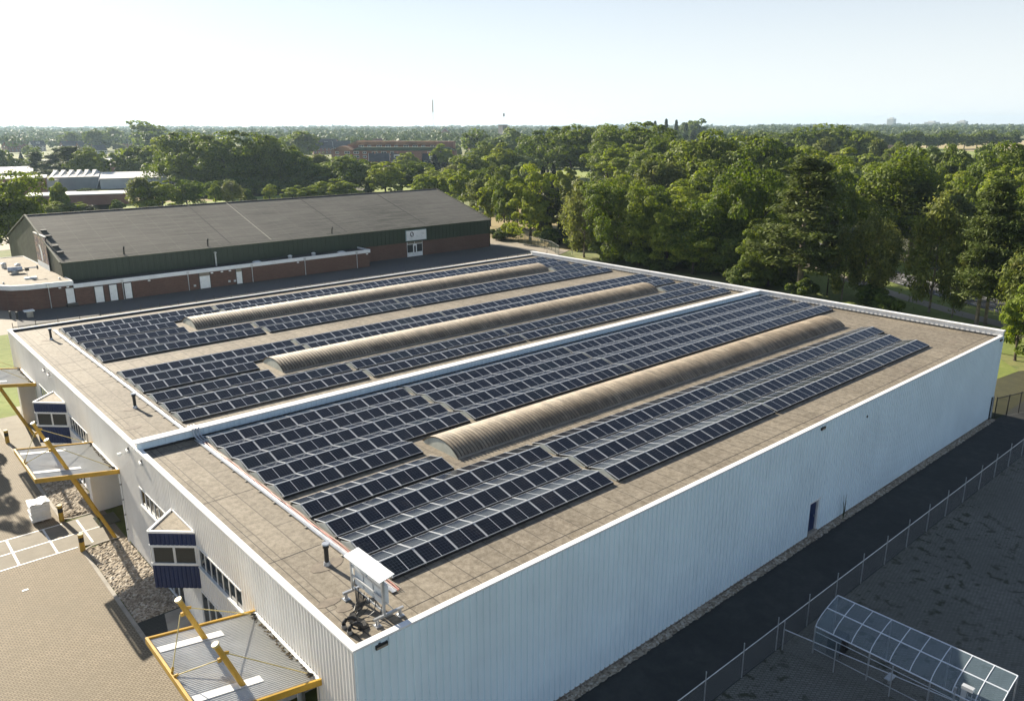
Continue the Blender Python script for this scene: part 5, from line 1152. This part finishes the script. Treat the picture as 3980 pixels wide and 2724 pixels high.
def get(kind,lod,i):
    k=(kind,lod,i)
    if k not in PR:
        w,h=SPEC[kind]; nl,lf={0:(21000,.21),1:(12000,.31),2:(3200,.66)}[lod]
        if kind in ('birch','pine'): nl=int(nl*(.85 if kind=='birch' else 1.0)); lf*=.85
        if kind=='birch': nl=int(nl*.6)
        if kind=='bare': nl=int(nl*.22); lf*=.8
        if kind in ('cone','poplar'): nl=int(nl*.5)
        if kind=='bush': nl=int(nl*.25)
        if kind=='oak': lf*=1.18
        PR[k]=proto(kind,hash_((kind,i)),nl,w,h,lf)
    return PR[k]
def hash_(k): return sum(ord(c)*(j+3) for j,c in enumerate(k[0]))+k[1]*101
DESC={'oak':'broad dark green oak','lime':'light green leafy tree','birch':'drooping olive-brown birch','pine':'tall layered pine','willow':'pale grey-green willow','cone':'narrow dark conifer','bare':'thin half-bare tree','poplar':'slim poplar','bush':'low shrub'}
CAT={'oak':'oak tree','lime':'tree','birch':'birch tree','pine':'pine tree','willow':'willow tree','cone':'conifer','bare':'tree','poplar':'poplar','bush':'shrub'}
NAME={'oak':'oak_tree','lime':'leafy_tree','birch':'birch_tree','pine':'pine_tree','willow':'willow_tree','cone':'conifer','bare':'sparse_tree','poplar':'poplar_tree','bush':'shrub'}
CAM=Vector((-11.129,-20.788,24.608)); YAW=0.84792
row_front=lambda t: 'right behind the far parapet' in t or 'second row behind' in t
def tree(x,y,h,w,kind,label,group,cnt=[0]):
    cnt[0]+=1; d=(Vector((x,y))-CAM.xy).length; lod=0 if d<185 else (1 if d<420 else 2)
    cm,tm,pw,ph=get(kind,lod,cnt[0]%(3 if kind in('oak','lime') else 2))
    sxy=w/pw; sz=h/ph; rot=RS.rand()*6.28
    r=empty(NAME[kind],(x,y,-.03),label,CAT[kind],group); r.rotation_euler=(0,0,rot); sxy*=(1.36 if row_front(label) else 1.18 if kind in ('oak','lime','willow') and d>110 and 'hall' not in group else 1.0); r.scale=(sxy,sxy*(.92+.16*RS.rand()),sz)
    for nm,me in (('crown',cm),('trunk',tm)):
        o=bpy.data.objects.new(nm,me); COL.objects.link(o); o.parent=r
    return r
SHORT={'the line of trees behind the far white parapet':'right behind the far parapet',
'the roadside trees by the right end of the parapet':'between parapet end and road',
'the second row of trees behind the far white parapet':'second row behind the parapet',
'the wood on the right behind the front trees':'deeper in the right wood',
'the row of tall oaks left of the right-hand wood':'in the tall skyline row',
'the clump of trees by the meadow on the far right':'round the far right meadow',
'the trees around the barn on the right':'near the brown-roofed barn',
'the trees right of the dark hall':'just right of the dark hall',
'the trees behind the ridge of the dark hall':'behind the dark hall ridge',
'the big dark wood in the left background':'in the dark left wood',
'the trees in front of the brick apartment block':'before the apartment block',
'the pines left of the wood':'above the distant sheds',
'the big trees near the left horizon':'near the left horizon'}
for row,LT in TREES.items():
    cnt={}
    # left to right as seen: sort by bearing
    LT=sorted(LT,key=lambda t:-(math.atan2(t[1]-CAM.y,t[0]-CAM.x)))
    tot={}
    for t in LT: tot[t[4]]=tot.get(t[4],0)+1
    for (x,y,h,w,k) in LT:
        cnt[k]=cnt.get(k,0)+1
        sr=SHORT[row]; lb='%s, %s of its kind from left, %s'%(DESC[k],ORD[cnt[k]-1],sr) if tot[k]>1 else '%s, the only one %s'%(DESC[k],sr)
        tree(x,y,h,w,k,lb,row.replace('the ','',1))
# trees outside the left edge whose shade falls on the yard
for x,y,h in ((-7.8,59.5,10.5),): tree(x,y,h,5,'lime','light green tree just outside the left edge, shading the paved yard','trees beside the paved yard')
# avenue on the far right
av=[(781,352),(795,345),(808,339),(824,333),(840,328),(856,322),(872,317),(893,312),(911,306),(929,300),(948,295),(966,290),(985,284)]
for i,(x,y) in enumerate(av): tree(x,y,16.5+1.6*math.sin(i*2.1),15.5,'oak','round-topped avenue tree before the stubble field, %s from the left'%ORD[i],'avenue trees on the far right')
# poplars on the skyline
for i,(x,y,h) in enumerate(((640,500,28),(650,494,30),(656,486,29),(664,480,26))): tree(x,y,h,5,'poplar','slim dark poplar above the oaks on the skyline, %s of the cluster of four'%ORD[i],'poplars on the skyline')
tree(800,570,30,30,'oak','big round tree standing clear of the skyline right of the poplars','skyline trees')
tree(560,395,20,7,'poplar','short pale poplar just right of the four skyline poplars','skyline trees')
# undergrowth shrubs in front of the woods
shr=[(104,112),(106,100),(108,92),(102,80),(101,66),(103,57),(99,50),(97,47),(103,42),(100,28),(97,24),(94,2),(90,-2),(84,0),(80,-4),(77,-2),(74,-6),(70,-7),(97,36),(110,70),(112,80),(108,62),(135,190),(150,205),(60,240),(98,236),(68,305),(115,262),(125,256),(136,250),(148,240),(96,-3),(101,-6),(110,-12)]
n_small=len(shr); shr+=[(101,74),(103,69),(106,75),(105,63),(108,67),(104,52),(108,57),(112,52),(102,46),(107,46),(113,90),(117,84),(120,76),(124,70),(99,260),(105,262),(112,268),(118,262),(124,264),(130,258),(136,256),(143,258),(95,278),(98,285),(109,274),(141,262)]
for i,(x,y) in enumerate(shr):
    tree(x,y,*((2.2+1.6*RS.rand(),4+2.5*RS.rand()) if i<n_small else (4.5+2*RS.rand(),8+4*RS.rand())),'bush','low leafy shrub in the undergrowth %s'%('behind the far parapet' if y<125 else 'beyond the dark hall'),'undergrowth shrubs')
# a weed growing at the foot of the long wall
b=MB()
for k in range(7): b.tube([(35.6,-.3,0),(35.6+.12*math.sin(k*2),-.3-.1*math.cos(k*2),.9+.15*k)],[.02,.008],'grassblade',4)
tag(b.build('weed',None,loc=(35.6,-.3,0)),'tall weed growing from the stones against the long wall','weed')

# village trees between the houses (too small to tell apart one by one beyond their own place)
def to_px(x,y):
    dx,dy=x-CAM.x,y-CAM.y; f=dx*math.cos(YAW)+dy*math.sin(YAW); s=dx*math.sin(YAW)-dy*math.cos(YAW); return s/f,f
hs=[h[0] for h in HS]
rs=np.random.RandomState(5); nV=0
for i in range(6000):
    if nV>=75: break
    D=rs.uniform(470,860); s=rs.uniform(-.62,.62); x=CAM.x+D*(math.cos(YAW)+s*math.sin(YAW)); y=CAM.y+D*(math.sin(YAW)-s*math.cos(YAW))
    if any(abs(x-a)+abs(y-c)<30 for a,c in hs): continue
    if s>.37 or (-.31<s<-.11 and D<740): continue
    if any((x-a)**2+(y-c)**2<11**2 for a,c in VT) if nV else False: continue
    # keep the apartment block in the open
    q=(Vector((x,y))-A0); a=q.dot(uu); c=q.dot(vv)
    if -8<a<Lb+8 and -60<c<32: continue
    if nV==0: VT=[]
    VT.append((x,y)); nV+=1
    k=['oak','oak','lime','birch','willow','oak','cone'][int(rs.rand()*7)]; hh=rs.uniform(6,10.5) if s<.05 else rs.uniform(13,19)
    if k=='cone': hh*=.8
    side='left of the apartment block' if s<-.12 else 'right of the apartment block'
    tree(x,y,hh,(hh*.85 if k!='cone' else 4),k,'%s in the hazy village or park, %s'%(DESC[k],side),'distant %s trees %s'%(k if k!='bare' else 'sparse',side))

# far woods: nobody can count them
def forest(name,label,bands,seed,s0,s1,dens=1.0,hvar=1.0):
    rs=np.random.RandomState(seed); VV=[]
    for D,h0,w in bands:
        n=int(D*(s1-s0)/(w*.72)*dens)
        for i in range(n):
            s=s0+(s1-s0)*(i+rs.rand())/n; dd=D*(1+.05*rs.normal()); cx=CAM.x+dd*(math.cos(YAW)+s*math.sin(YAW)); cy=CAM.y+dd*(math.sin(YAW)-s*math.cos(YAW))
            h=h0*(.78+.3*rs.rand()+.16*math.sin(s*31+D*.01)*hvar); ww=w*(.7+.6*rs.rand()); m=int(46 if D<1300 else 34)
            d=rdir(rs,m,-.3); lob=.85+.25*np.sin(d[:,0]*5+i)*np.sin(d[:,1]*5+d[:,2]*4+i*2)
            C=np.array([cx,cy,h*.50])+d*lob[:,None]*np.array([ww*.55,ww*.55,h*.50]); q=d+rs.normal(size=(m,3))*.4; q/=np.linalg.norm(q,axis=1)[:,None]
            VV.append(leaf_quads(C,q,np.full(m,ww*.17),rs,1.0))
    V=np.concatenate(VV); me=np_mesh(name,V,[LEAF['far']]); o=bpy.data.objects.new(name,me); COL.objects.link(o); tag(o,label,None,None,'stuff'); return o
LEAF['far']=leafmat('distant_leaves',(.055,.090,.028),(.10,.135,.042),.2)
forest('distant_forest','mass of distant woods up to the horizon',[(900,14,12),(980,15,13),(1070,15,13),(1180,16,14),(1310,16,15),(1460,17,16),(1640,17,18),(1850,18,20),(2100,18,22),(2400,19,26),(2800,19,30),(3300,20,36),(3900,21,42),(4700,22,50)],3,-.72,.34)
forest('right_forest','mass of distant woods on the right behind the avenue',[(1500,17,18),(1700,19,20),(1950,20,22),(2250,21,24),(2600,22,28),(3000,23,32),(3500,24,38),(4200,25,46),(5000,26,54)],4,.30,.75)
forest('right_middle_wood','mass of mid-distance woods right of the oaks',[(560,15,13),(620,16,13),(700,16,14),(790,17,15),(900,17,15)],6,.14,.40)
forest('poplar_plantation','pale plantation of equal trees on the skyline right of the poplars',[(1050,22,10),(1080,22,10)],8,.345,.43,1.3,.3)

# ------------------------------------------------------------------ light, sky, air, camera
SUN=Vector((-.1065,.994,0)).normalized(); EL=R(24.3); SD=Vector((SUN.x*math.cos(EL),SUN.y*math.cos(EL),math.sin(EL)))
sl=bpy.data.lights.new('sun','SUN'); sl.energy=SUN_E; sl.angle=R(.53); sl.color=(1.0,.90,.74)
so=bpy.data.objects.new('sun',sl); COL.objects.link(so); so.rotation_euler=SD.to_track_quat('Z','Y').to_euler(); so.location=(0,0,80)
w=bpy.data.worlds.new('World'); SC.world=w; w.use_nodes=True; nt=w.node_tree; bg=nt.nodes['Background']
sk=N(nt,'ShaderNodeTexSky'); sk.sky_type='NISHITA'; sk.sun_disc=False; sk.sun_elevation=EL; sk.sun_rotation=math.atan2(SUN.x,SUN.y); sk.altitude=30; sk.air_density=SKY[0]; sk.dust_density=SKY[1]; sk.ozone_density=SKY[2]
tc=N(nt,'ShaderNodeTexCoord'); mp=N(nt,'ShaderNodeMapping'); mp.inputs['Scale'].default_value=(1.2,1.2,9); mp.inputs['Rotation'].default_value=(R(8),R(-14),R(20)); L(nt,tc.outputs['Generated'],mp.inputs[0])
cn=N(nt,'ShaderNodeTexNoise'); cn.inputs['Scale'].default_value=2.2; cn.inputs['Detail'].default_value=8; cn.inputs['Roughness'].default_value=.6; cn.inputs['Distortion'].default_value=.6; L(nt,mp.outputs[0],cn.inputs['Vector'])
lum=N(nt,'ShaderNodeRGBToBW'); L(nt,sk.outputs[0],lum.inputs[0]); wv=N(nt,'ShaderNodeVectorMath',operation='SCALE'); cc=N(nt,'ShaderNodeCombineXYZ'); 
for i in range(3): cc.inputs[i].default_value=(1.85,2.0,2.04)[i]
L(nt,cc.outputs[0],wv.inputs[0]); L(nt,lum.outputs[0],wv.inputs['Scale'])
sx=N(nt,'ShaderNodeSeparateXYZ'); L(nt,tc.outputs['Generated'],sx.inputs[0]); hz=mrange(nt,sx.outputs[2],0.02,.33,.97,.1)
mx=N(nt,'ShaderNodeMath',operation='MAXIMUM'); L(nt,hz,mx.inputs[0]); L(nt,mrange(nt,cn.outputs['Fac'],.48,.75,.0,.45),mx.inputs[1]); fac=mx.outputs[0]
L(nt,mix(nt,1.0,mix(nt,fac,sk.outputs[0],CLOUD),CLAMP,'DARKEN'),bg.inputs['Color']); bg.inputs['Strength'].default_value=SKY_S
if HAZE:
    m=bpy.data.materials.new('air'); m.use_nodes=True; nt=m.node_tree; nt.nodes.remove(nt.nodes['Principled BSDF']); pv=N(nt,'ShaderNodeVolumePrincipled'); pv.inputs['Color'].default_value=(.62,.82,1,1); pv.inputs['Density'].default_value=HAZE; pv.inputs['Anisotropy'].default_value=.35
    L(nt,pv.outputs[0],nt.nodes['Material Output'].inputs['Volume'])
    M['air']=m; b=MB(); b.box(-9100,9100,-9100,9100,-1.1,98,'air'); tag(b.build('haze'),'pale blue morning haze',None,None,'stuff')
cd=bpy.data.cameras.new('camera'); co=bpy.data.objects.new('camera',cd); COL.objects.link(co); SC.camera=co
f,pi,ro,ya=1789.45,.278046,-.001819,.847922
F=Vector((math.cos(ya)*math.cos(pi),math.sin(ya)*math.cos(pi),-math.sin(pi))); Rv=Vector((math.sin(ya),-math.cos(ya),0)); Uv=Rv.cross(F)
R2=Rv*math.cos(ro)+Uv*math.sin(ro); U2=Uv*math.cos(ro)-Rv*math.sin(ro)
mt=Matrix((R2,U2,-F)).transposed().to_4x4(); mt.translation=CAM; co.matrix_world=mt
cd.sensor_width=36; cd.lens=36*f/2324; cd.clip_start=.5; cd.clip_end=30000
SC.view_settings.view_transform='Standard'; SC.view_settings.look='None'; SC.view_settings.exposure=EXPO; SC.view_settings.gamma=1
SC.render.engine='CYCLES'; SC.cycles.transparent_max_bounces=16; SC.cycles.max_bounces=6; SC.cycles.volume_bounces=0
